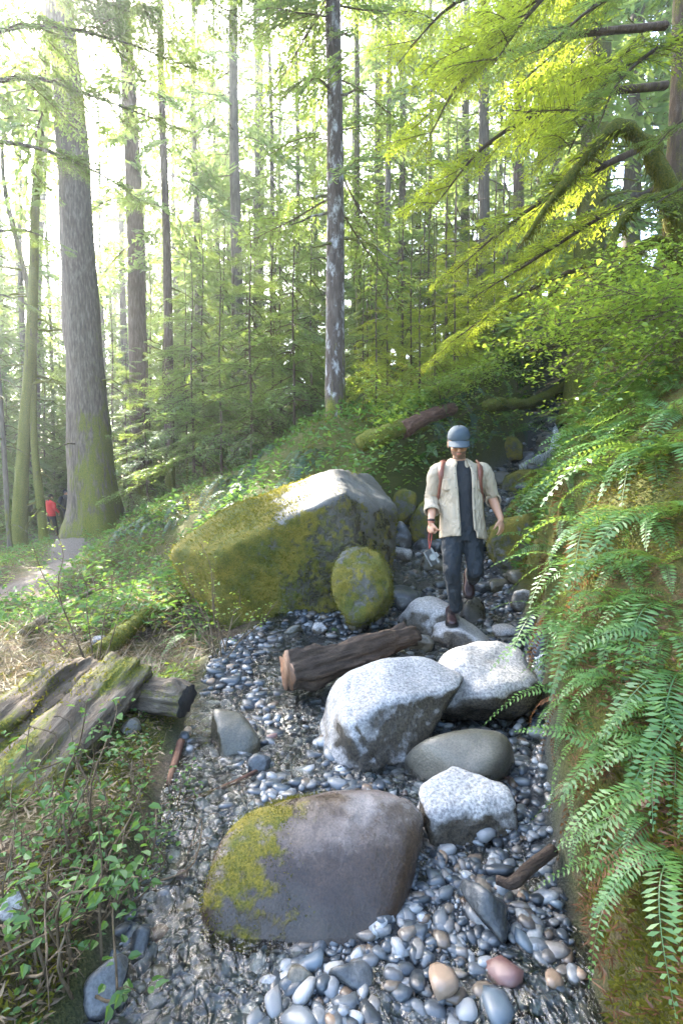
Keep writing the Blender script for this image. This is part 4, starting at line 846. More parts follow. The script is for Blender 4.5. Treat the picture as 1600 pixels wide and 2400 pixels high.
# ------------------------------------------------------------------ mossy arching maple at the side
def mossy_limbs(label, limbs, base_px):
    base = P(*base_px); base[2] = H(base[0], base[1]); t = thing('mossy_maple', label, 'tree', base); r = np.random.default_rng(5); S_ = []; T_ = []; v_ = []
    for pts, r0, r1 in limbs:
        w = spline([P(*q) for q in pts], 34); tv, tf = tube(w - base, np.linspace(r0, r1, 34) * (1 + .25 * vnoise(w * 5, 3)), 12, True, .35, 7)
        obj('trunk' if r0 > .1 else 'limb', mesh('limb', tv, tf, MT['bark_moss'], True, None, {'moss': np.full(len(tv), 1.)}), t)
        n = int(900 * len(pts) / 4); i = r.integers(0, 33, n); f = r.random((n, 1)); p = w[i] * (1 - f) + w[i + 1] * f - base
        rr = np.interp(i, [0, 33], [r0, r1]); a = r.uniform(0, 6.28, n); p = p + np.stack([np.cos(a), np.sin(a), -.3 + 0 * a], -1) * (rr * .8)[:, None]
        d = unit(np.stack([r.normal(size=n) * .25, r.normal(size=n) * .25, -np.ones(n)], -1) + np.stack([np.cos(a), np.sin(a), 0 * a], -1) * .3); ln = r.uniform(.03, .10, n) * (1 + 1.4 * (r.random(n) > .88)) * (.6 + r0 * 5)
        V, _ = leafquads(p, d, unit(r.normal(size=(n, 3))), ln, r.uniform(.006, .014, n)); S_.append(V); v_.append(np.repeat(r.random(n), 4))
    V = np.concatenate(S_); obj('moss', mesh('moss', V, np.arange(len(V)).reshape(-1, 4), MT['moss_strand'], True, None, {'v': np.concatenate(v_)}), t)
mossy_limbs('moss-shrouded maple with an arching limb over the fern bank', [
    ([(1660, 1150, 6.2), (1630, 900, 6.2), (1600, 640, 6.0), (1570, 470, 5.9), (1520, 340, 5.8)], .15, .09),
    ([(1530, 350, 5.8), (1470, 300, 5.8), (1420, 312, 5.7), (1370, 370, 5.6), (1290, 470, 5.5), (1230, 560, 5.5)], .085, .025),
    ([(1585, 520, 5.9), (1520, 460, 5.8), (1450, 530, 5.7), (1420, 620, 5.6), (1395, 700, 5.6)], .06, .03),
    ([(1600, 640, 6.0), (1540, 560, 5.9), (1460, 620, 5.8), (1420, 680, 5.7), (1390, 790, 5.7)], .06, .03),
    ([(1580, 480, 5.9), (1620, 420, 5.9), (1700, 330, 6)], .06, .04)], (1660, 1150, 6.2))
# ------------------------------------------------------------------ broad-leaved shrubs
def leafclump(c, r, p, n, rad, size, flat=.35, nd=(0, 0, 1)):
    q = p + r.normal(size=(n, 3)) * np.array([rad, rad, rad * flat]); az = r.uniform(0, 6.28, n)
    d = unit(np.stack([np.cos(az), np.sin(az), r.uniform(-.5, .2, n)], -1)); nr = unit(np.array(nd, float) + r.normal(size=(n, 3)) * (.4 if flat > .2 else .22))
    ln = size * r.uniform(.6, 1.2, n); V, _ = leafovate(q, d, nr, ln, ln * .7); c.leaves(V, np.repeat(np.clip(r.normal(.5, .25, n), 0, 1), 8))
def shrub(name, label, stems, leafmat, size, group=None, per=9, rad=.07, seed=1, w=.008, dens=5, cat='shrub', start=.35, flat=.35):
    r = np.random.default_rng(seed); base = np.array(stems[0][0]); t = thing(name, label, cat, base, (0, 0, 0), group); tv = []; c = Crown()
    for st in stems:
        w_ = spline(st, 12); L = np.linalg.norm(np.diff(w_, axis=0), axis=1).sum(); tv.append(tube(w_ - base, np.linspace(w, w * .35, 12), 5, False))
        for i in range(max(1, int(L * dens))):
            u = r.uniform(start, 1) * 11; j = min(10, int(u)); p = w_[j] + (w_[j + 1] - w_[j]) * (u - j) - base
            off = unit(r.normal(size=3) * np.array([1, 1, .5])) * rad * r.uniform(.5, 2.2); tv.append(tube(np.array([p, p + off * .6 + [0, 0, .01], p + off]), w * .3, 3, False))
            if per: leafclump(c, r, p + off, per, rad, size, flat)
    V, Fs = joinVF(tv); obj('stem', mesh('stem', V, Fs, MT['twig'], True, None, {'moss': np.zeros(len(V))}), t)
    if per: obj('leaves', c.mesh('leaves', leafmat, 'twig'), t)
    return t
r = np.random.default_rng(31)
for i, (px, py, d, ex, ey, dd) in enumerate([(1720, 960, 5.2, 1250, 820, 4.9), (1720, 900, 4.9, 1300, 770, 4.5), (1720, 820, 5.2, 1340, 720, 4.9), (1720, 1020, 4.8, 1350, 900, 4.4), (1720, 740, 4.9, 1420, 690, 4.6), (1700, 1000, 4.2, 1440, 860, 3.9), (1720, 880, 4.2, 1480, 740, 3.9), (1720, 700, 5.4, 1480, 640, 5.0)]):
    a = P(px, py, d); a[2] = max(a[2] - .4, H(a[0], a[1])); b = P(ex, ey, dd); st = []
    for q in range(5):
        e = b + r.normal(size=3) * np.array([.22, .35, .16]); m = (a + e) / 2 + np.array([0, 0, .22]) + r.normal(size=3) * .08; st.append([a + r.normal(size=3) * .03, m, e])
    shrub('vine_maple', 'lime-leaved vine maple spray arching out over the fern bank', st, 'maple', .046, 'vine maples arching over the bank', 9, .12, 50 + i, .007, 15, start=.15, flat=.12)
for i in range(26):
    px = rng.uniform(830, 1330); py = rng.uniform(790, 1000); g = G(px, py)
    if g[1] > 24: continue
    st = [[g, g + np.array([rng.normal() * .2, rng.normal() * .2, .35]), g + np.array([rng.normal() * .4, rng.normal() * .4, .6])] for _ in range(4)]
    shrub('huckleberry_bush', 'small yellow-green leafy bush on the wooded slope', st, 'maple', .055, 'yellow-green bushes of the slope', 8, .12, 300 + i, .006, 9)
# salmonberry and bare stems of the near bank
STEMS = [('leafless brown stem tangle with lime buds beside the huge boulder', [(520, 1540, 470, 1270), (500, 1545, 430, 1320), (530, 1530, 500, 1340), (540, 1520, 650, 1410), (515, 1540, 400, 1360), (525, 1535, 560, 1380), (505, 1540, 455, 1390), (530, 1545, 600, 1430)], 'maple', 3),
         ('thin twiggy shrub standing in front of the trail and hikers', [(215, 1590, 75, 1270), (220, 1590, 110, 1200), (230, 1590, 260, 1330), (210, 1590, 60, 1420), (225, 1590, 180, 1330), (235, 1590, 330, 1300)], 'maple', 3),
         ('upright bare shoots with fresh leaves in front of the big grey log', [(225, 2030, 205, 1640), (240, 2040, 215, 1720), (225, 2060, 275, 1650), (200, 2050, 130, 1830), (250, 2040, 345, 1900), (230, 2050, 70, 1700)], 'herb', 3),
         ('spindly brown shoots rising from the corner bank', [(150, 2330, 230, 1920), (170, 2340, 260, 2040), (120, 2330, 30, 1980), (210, 2330, 300, 2060), (160, 2340, 110, 2080), (240, 2290, 330, 1850), (90, 2340, 180, 2080), (60, 2330, 10, 2060)], 'herb', 4)]
for i, (lab, ss, lm, per) in enumerate(STEMS):
    st = []
    for ax, ay, bx, by in ss:
        g = G(ax, ay); e = P(bx, by, g[1] + rng.uniform(-.15, .25)); m = (g + e) / 2 + rng.normal(size=3) * .05; m2 = (g * .25 + e * .75) + rng.normal(size=3) * .04; st.append([g, m, m2, e])
    shrub('berry_shrub', lab, st, lm, .03 if i < 2 else .036, None, per, .03, 400 + i, .006 if i < 2 else .005, 12, start=.2)
for i, (lab, ss) in enumerate([('dry brown stalk tangle between the leafy herbs and the water', [(330, 2060, 300, 1850), (350, 2050, 400, 1880), (300, 2090, 250, 1870), (280, 2120, 350, 1960), (320, 2080, 440, 2000), (260, 2150, 180, 1960), (340, 2040, 310, 1780), (290, 2130, 390, 2010)]), ('bare reddish briar stems at the corner of the near bank', [(90, 2300, 40, 1900), (60, 2290, 120, 2000), (130, 2310, 200, 2010), (40, 2330, 90, 2090), (180, 2300, 120, 1980), (30, 2280, 160, 2150)]), ('pale dead stalks sticking out of the big grey log side', [(150, 1950, 60, 1700), (120, 1960, 190, 1740), (170, 1940, 250, 1790), (90, 1980, 30, 1820), (200, 1920, 160, 1690)])]):
    st = []
    for ax, ay, bx, by in ss:
        g = G(ax, ay); e = P(bx, by, g[1] + rng.uniform(-.1, .25)); st.append([g, (g + e) / 2 + rng.normal(size=3) * .06, (g * .25 + e * .75) + rng.normal(size=3) * .06, e])
    shrub('bare_stems', lab, st, 'herb', .02, None, 0, .05, 450 + i, .0045, 16, start=.25)
# bushy herbs of the near bank
hb = [(120, 1990), (185, 1940), (60, 2040), (260, 2080), (330, 2000), (390, 1960), (300, 1890), (220, 2190), (140, 2130), (300, 2130), (370, 2040), (90, 2240), (180, 2290), (330, 1830), (250, 1760), (60, 1900), (20, 2200), (410, 1900), (240, 1990), (200, 2100)]
for i, (px, py) in enumerate(hb):
    g = G(px, py); st = []
    for q in range(6):
        e = g + np.array([rng.normal() * .08, rng.normal() * .08, rng.uniform(.08, .22)]); st.append([g, (g + e) / 2 + rng.normal(size=3) * .02, e])
    shrub('leafy_herb', 'fresh green leafy herb growing on the near bank', st, 'herb', .027, 'leafy herbs of the near bank', 3, .022, 500 + i, .0028, 14, cat='plant')
# ------------------------------------------------------------------ ground cover (stuff)
def cover(name, label, n, region, size, lm, seed, lift=.02, up_=.6, ratio=.6, keep=None, cat='plants'):
    r = np.random.default_rng(seed); x, y = region(r, n); z = terrain(x, y); ok = bedw(x, y) < .15
    ok &= pathd(x, y) > .3 + .25 * r.random(len(x))
    if keep: ok &= keep(x, y, r)
    x, y, z = x[ok], y[ok], z[ok]; n = len(x); az = r.uniform(0, 6.28, n); d = unit(np.stack([np.cos(az), np.sin(az), r.uniform(-.2, up_, n)], -1))
    ln = size * r.uniform(.5, 1.3, n); V, Fq = (leafovate if ratio > .45 else leafquads)(np.stack([x, y, z + lift * r.uniform(0, 1.5, n)], -1), d, unit(np.array([0, 0, 1.]) + r.normal(size=(n, 3)) * .4), ln, ln * ratio)
    return tag(obj(name, mesh(name, V, Fq, MT[lm], True, None, {'v': np.repeat(r.random(n), 8 if ratio > .45 else 4)})), label, cat, None, 'stuff')
def near_left(r, n): y = 1.1 * (6 / 1.1) ** r.random(n); return np.interp(y, SY, SL) - r.random(n) ** 1.5 * 2.2 * (.3 + y / 4), y
def clumpy(sc, th, seed): return lambda x, y, r: fbm(np.stack([x, y, 0 * x], -1) * sc, 3, seed) > th
cover('ground_cover', 'low round-leaved greens creeping over the near bank', 8000, near_left, .02, 'herb', 1, .04, .3, .8, clumpy(2.2, .1, 3))
cover('leaf_litter', 'dry leaves and needles scattered over the near bank', 14000, near_left, .05, 'dry_leaf', 2, .03, .35, .16)
cover('moss_tufts', 'yellow-green moss tufts on the near bank', 14000, near_left, .03, 'moss_strand', 3, .03, 1.6, .3, clumpy(1.6, -.1, 8))
def bank_right(r, n): y = 1.0 * (7 / 1.0) ** r.random(n); return np.interp(y, SY, SR) + .03 + r.random(n) ** 1.3 * 2.6 * (.2 + y / 5), y
cover('moss_tufts', 'moss and hanging rootlets on the steep bank', 30000, bank_right, .035, 'moss_strand', 4, .03, .9, .28, clumpy(2.4, -.15, 12))
cover('leaf_litter', 'red-brown dead fern litter on the steep bank', 24000, bank_right, .04, 'fern_dead', 5, .03, .3, .16)
cover('ground_cover', 'small green leaves scattered on the steep bank', 9000, bank_right, .035, 'fern', 6, .04, .5, .5, clumpy(2.6, .1, 5))
def mid(r, n): y = 5 + 17 * r.random(n); return -1.2 * y * .6 + r.random(n) * (1.35 * y), y
def wall(r, n): y = .9 * (6 / .9) ** r.random(n); return np.interp(y, SY, SR) + .02 + r.random(n) * .24, y
cover('moss_tufts', 'moss shreds clinging to the undercut bank face', 34000, wall, .026, 'moss_strand', 14, .02, .2, .3, clumpy(3.0, .0, 14))
def corner(r, n): y = .8 + 1.1 * r.random(n); return np.interp(y, SY, SR) + .1 + r.random(n) * .6, y
cover('moss_tufts', 'dark moss carpet on the bank shoulder below the lowest ferns', 22000, corner, .02, 'moss_strand', 16, .015, .9, .35, clumpy(2.5, -.3, 14))
cover('dry_roots', 'fine dead roots and needles on the undercut bank face', 4500, wall, .05, 'fern_dead', 15, .015, .1, .09)
cover('ground_cover', 'green undergrowth over the wooded slope', 40000, mid, .10, 'herb', 7, .16, .8, .5, clumpy(.7, -.25, 15))
def behind(r, n): y = 7 + 11 * r.random(n); return y * (.06 + .5 * r.random(n)), y
cover('ground_cover', 'yellow-green leafy undergrowth behind the walking man', 26000, behind, .085, 'maple', 17, .22, .8, .55, clumpy(.9, -.3, 25))
cover('leaf_litter', 'brown litter and twigs over the wooded slope', 16000, mid, .12, 'dry_leaf', 8, .03, .4, .14)
cover('moss_tufts', 'moss over the wooded slope', 26000, mid, .08, 'moss_strand', 9, .05, 1.2, .35, clumpy(.9, -.05, 19))
def left_brush(r, n): y = 3.2 + 12 * r.random(n) ** 1.3; return -.72 * y + r.random(n) * (.5 * y), y
cover('dry_twigs', 'dead stalks and twigs lying in the sunny brush', 14000, left_brush, .22, 'dry_leaf', 10, .10, .9, .03)
cover('ground_cover', 'yellow-green low leaves in the sunny brush', 12000, left_brush, .06, 'maple', 11, .08, .5, .55, clumpy(1.1, 0, 23))

# ------------------------------------------------------------------ moss fuzz on mossy rocks and logs
def fuzz(o, n, size, seed, thr=.35, mat='moss_strand', mesh_o=None):
    me = (mesh_o or o).data; nv = len(me.vertices); A = np.zeros(nv * 3, np.float32); me.vertices.foreach_get('co', A); A = A.reshape(-1, 3).astype(float)
    N = np.zeros(nv * 3, np.float32); me.vertices.foreach_get('normal', N); N = N.reshape(-1, 3).astype(float); m = np.zeros(nv, np.float32); me.attributes['moss'].data.foreach_get('value', m)
    r = np.random.default_rng(seed); w = np.clip(m + .35 * fbm(A * 5, 3, seed) - thr, 0, .4); w = w / w.sum(); i = r.choice(nv, n, p=w)
    p = A[i] + r.normal(size=(n, 3)) * .008 - N[i] * .004; d = unit(N[i] + r.normal(size=(n, 3)) * .55 + np.array([0, 0, -.25]))
    ln = size * r.uniform(.5, 1.3, n); V, Fq = leafquads(p, d, unit(r.normal(size=(n, 3))), ln, ln * .35)
    tag(obj('moss', mesh('moss', V, Fq, MT[mat], True, None, {'v': np.repeat(r.random(n), 4)}), mesh_o or o), kind='stuff')
for o in list(COL.objects):
    lb = o.get('label', '')
    if lb.startswith('huge moss'): fuzz(o, 26000, .028, 1, .3)
    elif lb.startswith('rounded mossy'): fuzz(o, 5000, .02, 2, .3)
    elif lb.startswith('smooth brown rounded'): fuzz(o, 7000, .010, 3, .45)
    elif lb.startswith('bright green moss dome') or lb.startswith('mossy pale') or lb.startswith('low mossy hump') or lb.startswith('tall lichen'): fuzz(o, 2500, .025, 4, .3)
    elif o.get('category') == 'log' and o.name.startswith('fallen_log') and o.children and ('mossy' in lb or 'moss' in lb): fuzz(o, 3500, .028, 5, .05, mesh_o=o.children[0])
# ------------------------------------------------------------------ people
def ell(c, r, m=None, sub=3):
    V, Fc = ICO[sub]; V = V * np.asarray(r)
    if m is not None: V = V @ np.asarray(m).T
    return V + np.asarray(c), Fc
def cap_tube(pts, rad, n=14, xs=None):
    """closed rounded tube; xs optional (rx, ry) cross-section multipliers in world x / other axis"""
    pts = np.asarray(pts, float); V, Fs = tube(pts, rad, n, True); parts = [(V, Fs)]
    rad = np.broadcast_to(rad, (len(pts),)); parts += [ell(pts[0], [rad[0]] * 3, sub=2), ell(pts[-1], [rad[-1]] * 3, sub=2)]
    return joinVF(parts)
def rings(secs, n=40, a0=0, a1=2 * math.pi, closed=True, cap=True):
    """secs: list of (cx, cy, cz, rx, ry) ; angle 0 faces -Y"""
    th = np.linspace(a0, a1, n, endpoint=not closed); V = []
    for cx, cy, cz, rx, ry in secs: V.append(np.stack([cx + rx * np.sin(th), cy - ry * np.cos(th), np.full(n, cz)], -1))
    V = np.concatenate(V); m = len(secs); Fs = []
    for i in range(m - 1):
        for j in range(n if closed else n - 1):
            k = (j + 1) % n; Fs.append([i * n + j, i * n + k, (i + 1) * n + k, (i + 1) * n + j])
    if closed and cap: Fs += [list(range(n))[::-1], list(range((m - 1) * n, m * n))]
    return V, Fs
def remesh(parts, voxel, mats, it=3, wr=0, wsc=14, seed=1, attrs=None):
    V, Fs = joinVF(parts); me = mesh('tmp', V, Fs); o = obj('tmp', me)
    m = o.modifiers.new('r', 'REMESH'); m.mode = 'VOXEL'; m.voxel_size = voxel
    if it: k = o.modifiers.new('s', 'SMOOTH'); k.iterations = it; k.factor = .5
    dg = bpy.context.evaluated_depsgraph_get(); out = bpy.data.meshes.new_from_object(o.evaluated_get(dg)); bpy.data.objects.remove(o)
    out.materials.clear(); out.name = 'surface'
    for q in (mats if isinstance(mats, list) else [mats]): out.materials.append(q)
    n = len(out.vertices); A = np.zeros(n * 3, np.float32); out.vertices.foreach_get('co', A); A = A.reshape(-1, 3).astype(float)
    if wr:
        N = np.zeros(n * 3, np.float32); out.vertices.foreach_get('normal', N); N = N.reshape(-1, 3)
        A = A + N * (wr * fbm(A * np.array([wsc, wsc, wsc * .7]), 3, seed))[:, None]; out.vertices.foreach_set('co', A.astype(np.float32).ravel())
    if attrs:
        for k_, f in attrs.items():
            at = out.attributes.new(k_, 'FLOAT', 'POINT'); at.data.foreach_set('value', np.asarray(f(A), np.float32))
    out.polygons.foreach_set('use_smooth', np.ones(len(out.polygons), bool)); out.update()
    return out
def shift(me, c): me.transform(Matrix.Translation(-Vector(c))); return me
plain('shirt', (.40, .325, .235), .85, 260, .35, var=.14, fold=.9); plain('tee', (.022, .024, .027), .9, 200, .2, var=.15, fold=.6); plain('denim', (.016, .021, .026), .85, 220, .3, var=.3, fold=1.0)
plain('capcloth', (.05, .068, .082), .85, 240, .3, var=.15); plain('leather', (.028, .013, .013), .4, 60, .2, var=.35); plain('sole', (.012, .01, .009), .7)
plain('strap_leather', (.16, .055, .035), .5, 90, .2, var=.3); plain('packcloth', (.07, .035, .03), .8, 160, .3); plain('chrome', (.14, .14, .14), .4, 0, 0, .9); plain('camblack', (.012, .012, .013), .4)
plain('glass_dark', (.01, .012, .02), .05, sp=.8); plain('hair', (.03, .02, .014), .7, 120, .5); plain('red_jacket', (.55, .02, .018), .7, 60, .3); plain('black_cloth', (.012, .013, .016), .85, 60, .3)
plain('button', (.1, .07, .05), .4); plain('red_cord', (.3, .05, .04), .6)
def skinmat():
    s = NT('skin'); n = s.noise(s.coord(), 30, 3); b = s.attr('beard')
    c = s.mix(n, (.40, .205, .125), (.52, .29, .185)); c = s.mix(s.sm(b, .3, .75), c, (.17, .095, .062)); c = s.mix(s.sm(s.attr('lip'), .4, .7), c, (.38, .14, .11)); c = s.mix(s.sm(s.attr('brow'), .4, .7), c, (.03, .02, .015))
    MT['skin'] = s.done(s.bsdf(c, .5, s.bump(n, .08, .003), .4, **{'Subsurface Weight': .12, 'Subsurface Scale': .02, 'Subsurface Radius': (1, .4, .2)}))
skinmat()
def hand(w, d, side, pn, curl, size=1.0, spread=.12):
    """w wrist, d direction of the palm, side towards the thumb, pn palm normal (fingers curl to it)"""
    d, side, pn = unit(np.array(d, float)), unit(np.array(side, float)), unit(np.array(pn, float)); parts = []
    m = np.stack([side, d, pn], 1); L = .085 * size
    parts.append(ell(w + d * L * .55, (.041 * size, .05 * size, .016 * size), m, 2)); parts.append(ell(w + d * L * .2, (.028 * size, .035 * size, .017 * size), m, 2))
    for k, (o, ln) in enumerate([(.030, .070), (.010, .078), (-.011, .072), (-.030, .056)]):
        p = w + d * L * (.95 - .06 * abs(k - 1)) + side * o * size; a = 0; pts = [p - d * .02 * size]; dd = unit(d + side * spread * (1.4 - k) * .5)
        pts.append(p)
        for seg, c in zip((.42, .32, .26), curl):
            a += c * (1 + .12 * k); p = p + (dd * math.cos(a) + pn * math.sin(a)) * ln * seg * size; pts.append(p)
        parts.append(cap_tube(pts, np.linspace(.0092, .0068, 5) * size, 8))
    p = w + d * L * .22 + side * .028 * size; q = unit(side * .75 + d * .7 + pn * .25)
    pts = [p - q * .01, p + q * .028 * size]; q2 = unit(q * .6 + d * .6 + pn * (.3 + .5 * curl[0])); pts += [pts[-1] + q2 * .03 * size, pts[-1] + q2 * .03 * size + unit(q2 + pn * curl[0]) * .024 * size]
    parts.append(cap_tube(pts, np.array([.0125, .0115, .0095, .0075]) * size, 8)); return parts
def head(c, pitch, yaw=0., s=1.0):
    """returns parts plus a function mapping world points to head-local ones; the face looks to -Y"""
    M = np.array(Matrix.Rotation(yaw, 3, 'Z') @ Matrix.Rotation(pitch, 3, 'X')); T = lambda p: (np.asarray(p, float) * s) @ M.T + c
    parts = []
    def e(p, r_): V, Fc = ICO[3]; parts.append((T(V * np.array(r_) + np.array(p)), Fc))
    e((0, .012, .03), (.076, .096, .088)); e((0, -.02, -.035), (.062, .072, .075)); e((0, -.05, -.088), (.032, .036, .026)); e((.0, -.03, -.07), (.056, .052, .035))
    e((0, -.088, .012), (.05, .014, .011)); e((0, -.103, -.022), (.0115, .018, .026)); e((0, -.114, -.036), (.015, .013, .011))
    e((.034, -.07, -.03), (.026, .026, .022)); e((-.034, -.07, -.03), (.026, .026, .022)); e((0, -.088, -.062), (.022, .012, .0065)); e((0, -.086, -.072), (.019, .012, .007))
    for sg in (-1, 1): e((.077 * sg, .012, -.018), (.009, .021, .033))
    inv = lambda A: ((A - c) @ M) / s
    return parts, T, inv
def boot(toe, heel_dir, updir, shaft_top, label_parent, base, size=1.0):
    """toe: world point under the toe tip; heel_dir: unit toe->heel; updir"""
    f = -unit(np.array(heel_dir, float)); u = unit(np.array(updir, float)); s = np.cross(f, u); s /= np.linalg.norm(s); u = np.cross(s, f)
    o = np.array(toe) - f * .29 * size; T = lambda p: o + np.asarray(p)[:, 0:1] * f * size + np.asarray(p)[:, 1:2] * s * size + np.asarray(p)[:, 2:3] * u * size
    prof = [(.0, .026, .09), (.02, .036, .105), (.07, .038, .115), (.12, .038, .105), (.16, .043, .082), (.2, .048, .066), (.245, .046, .056), (.275, .034, .046), (.29, .014, .03)]
    n = 16; th = np.arange(n) * 2 * math.pi / n; V = []
    for x, w, h in prof: V.append(np.stack([np.full(n, x), w * np.sign(np.cos(th)) * np.abs(np.cos(th)) ** .75, .018 + (h - .018) * .5 * (1 + np.sin(th))], -1))
    V = np.concatenate(V); m = len(prof); i = np.arange(m - 1)[:, None] * n; j = np.arange(n)[None]; k = (j + 1) % n
    Fs = np.stack([i + j, i + n + j, i + n + k, i + k], -1).reshape(-1, 4).tolist() + [list(range(n)), list(range((m - 1) * n, m * n))[::-1]]
    ank = T(np.array([[.065, 0, .09]]))[0]; st = np.array(shaft_top)
    parts = [(T(V), Fs), cap_tube([ank - u * .03, ank, ank + (st - ank) * .5, st], np.array([.045, .046, .044, .048]) * size, 16)]
    b = obj('boot', shift(remesh(parts, .006, MT['leather'], 3, .0012, 30), base), label_parent)
    out = np.array([(x, w * 1.08 + .004, 0) for x, w, h in prof]); P2 = np.array([(x, y, z) for z in (0, .02) for x, y, _ in out] + [(x, -y, z) for z in (0, .02) for x, y, _ in out[::-1]])
    lo = np.concatenate([out[:, :2], out[::-1, :2] * np.array([1, -1])]); q = len(lo)
    VV = np.concatenate([np.c_[lo, np.zeros(q)], np.c_[lo, np.full(q, .021)]]); FF = [list(range(q))[::-1], list(range(q, 2 * q))] + [[a, (a + 1) % q, q + (a + 1) % q, q + a] for a in range(q)]
    obj('sole', mesh('sole', T(VV) - base, FF, MT['sole'], False), b)
    lc = []
    for z, x in ((.085, .165), (.097, .145), (.109, .128), (.122, .112)):
        lc.append(tube(T(np.array([(x, -.03, z - .022), (x + .006, -.012, z), (x + .006, .012, z), (x, .03, z - .022)])), .0032, 5))
    V, Fs = joinVF(lc); obj('laces', mesh('laces', V - base, Fs, MT['sole']), b)
    return b
DM = 4.5
def J(px, py, dd=0.): return P(px, py, DM + dd)
def hiker():
    toe = J(1060, 1470, -.2); base = np.array([toe[0], DM - .05, toe[2]]); pz = lambda py, dd=0: J(1078, py, dd)[2]
    t = thing('person', 'man in grey cap and open cream overshirt stepping down the rocky creek', 'person', base)
    hp, HT, HI = head(J(1074, 1037, -.05), R(19), R(-8), 1.1)
    nb = J(1076, 1088, .03)
    sh = {-1: J(1029, 1098, .02), 1: J(1129, 1098, .02)}
    el = {-1: J(1013, 1168, .06), 1: J(1152, 1166, .09)}; wr = {-1: J(1010, 1222, -.08), 1: J(1172, 1214, -.06)}
    hipj = {-1: J(1061, 1250, .02), 1: J(1106, 1250, .02)}; kn = {-1: J(1058, 1338, -.10), 1: J(1112, 1336, -.06)}; an = {-1: J(1068, 1424, -.01), 1: J(1104, 1366, .26)}
    hd = {-1: unit(J(1007, 1262, -.1) - wr[-1]), 1: unit(J(1176, 1252, -.1) - wr[1])}
    body = hp + [cap_tube([nb - [0, 0, .03], J(1075, 1062, .01)], [.058, .054], 14)]
    tor = [(J(1083, 1250)[0], DM + .02, pz(1255), .14, .10), (J(1082, 1215)[0], DM + .02, pz(1215), .14, .10), (J(1080, 1170)[0], DM + .02, pz(1170), .135, .095), (J(1078, 1125)[0], DM + .02, pz(1125), .16, .10), (J(1078, 1100)[0], DM + .02, pz(1100), .15, .09), (J(1077, 1086)[0], DM + .02, pz(1086), .09, .07)]
    body.append(rings(tor, 24))
    for s in (-1, 1):
        body += [cap_tube([J(1078 + 25 * s, 1100, .02), sh[s], (sh[s] + el[s]) / 2, el[s]], [.055, .055, .047, .042], 12), cap_tube([el[s], el[s] * .6 + wr[s] * .4, wr[s], wr[s] + hd[s] * .02], [.043, .041, .027, .025], 12),
                 cap_tube([hipj[s], kn[s]], [.08, .055], 12), cap_tube([kn[s], an[s]], [.053, .036], 12)]
    body += hand(wr[-1] + hd[-1] * .012, hd[-1], (.55, -.8, 0), (.8, .5, .1), (.95, 1.2, .9))
    body += hand(wr[1] + hd[1] * .012, hd[1], (-.75, -.6, 0), (-.45, .85, 0), (.22, .3, .25), 1.0, .3)
    def beard(A):
        L = HI(A); d = (L[:, 2] < -.045) & (L[:, 1] < .0) & (L[:, 2] > -.13); return np.where(d, smooth(-.04, -.062, L[:, 2]) * (1 - .9 * np.exp(-(L[:, 0] / .016) ** 2) * np.exp(-((L[:, 2] + .066) / .009) ** 2)), 0)
    def lip(A):
        L = HI(A); return np.exp(-(L[:, 0] / .021) ** 4 - ((L[:, 2] + .067) / .009) ** 4) * (L[:, 1] < -.07)
    def brow(A):
        L = HI(A); return np.exp(-((np.abs(L[:, 0]) - .031) / .02) ** 4 - ((L[:, 2] - .006) / .007) ** 4) * (L[:, 1] < -.05)
    obj('body', shift(remesh(body, .0062, MT['skin'], 2, 0, attrs={'beard': beard, 'lip': lip, 'brow': brow}), base), t)
    # hair below the cap
    hs = []
    for sg in (-1, 1): hs.append((HT(ICO[2][0] * np.array([.012, .05, .032]) + np.array([.073 * sg, .03, .0])), ICO[2][1]))
    hs.append((HT(ICO[2][0] * np.array([.07, .03, .045]) + np.array([0, .085, -.02])), ICO[2][1]))
    obj('hair', shift(remesh(hs, .006, MT['hair'], 1, .003, 60), base), t)
    # cap
    n = 36; V = []; Fs = []; th = np.arange(n) * 2 * math.pi / n; ph = np.linspace(0, 1, 12)
    for q in ph:
        a = q * math.pi / 2; rr = math.cos(a) ** .75 if q < 1 else 0.001; V.append(np.stack([.087 * rr * np.sin(th), .012 - .108 * rr * np.cos(th), np.full(n, .03 + .098 * math.sin(a) ** .9)], -1) * (1 + .006 * np.abs(np.sin(th * 3)))[:, None])
    V = np.concatenate(V)
    for i in range(11):
        for j in range(n): k = (j + 1) % n; Fs.append([i * n + j, i * n + k, (i + 1) * n + k, (i + 1) * n + j])
    V = V * (1 + .008 * fbm(V * 40, 2, 3))[:, None]
    cp = obj('cap', mesh('cap', HT(V) - base, Fs, MT['capcloth']), t); sm = cp.modifiers.new('s', 'SOLIDIFY'); sm.thickness = .003
    a = np.linspace(-1.15, 1.15, 22); V = []; 
    for q in np.linspace(0, 1, 8): V.append(np.stack([(.084 + .004 * q) * np.sin(a), .012 - .104 * np.cos(a) - .082 * q * np.cos(a * .95) ** .8, .036 - .034 * q - .02 * (np.sin(a) ** 2) * (1 - .2 * q) - .0 * a], -1))
    V = np.concatenate(V); Fs = [[i * 22 + j, i * 22 + j + 1, (i + 1) * 22 + j + 1, (i + 1) * 22 + j] for i in range(7) for j in range(21)]
    br = obj('brim', mesh('brim', HT(V) - base, Fs, MT['capcloth']), cp); sm = br.modifiers.new('s', 'SOLIDIFY'); sm.thickness = .004
    bt = obj('button', mesh('button', HT(ICO[2][0] * np.array([.008, .008, .005]) + np.array([0, .012, .129])) - base, ICO[2][1], MT['capcloth']), cp)
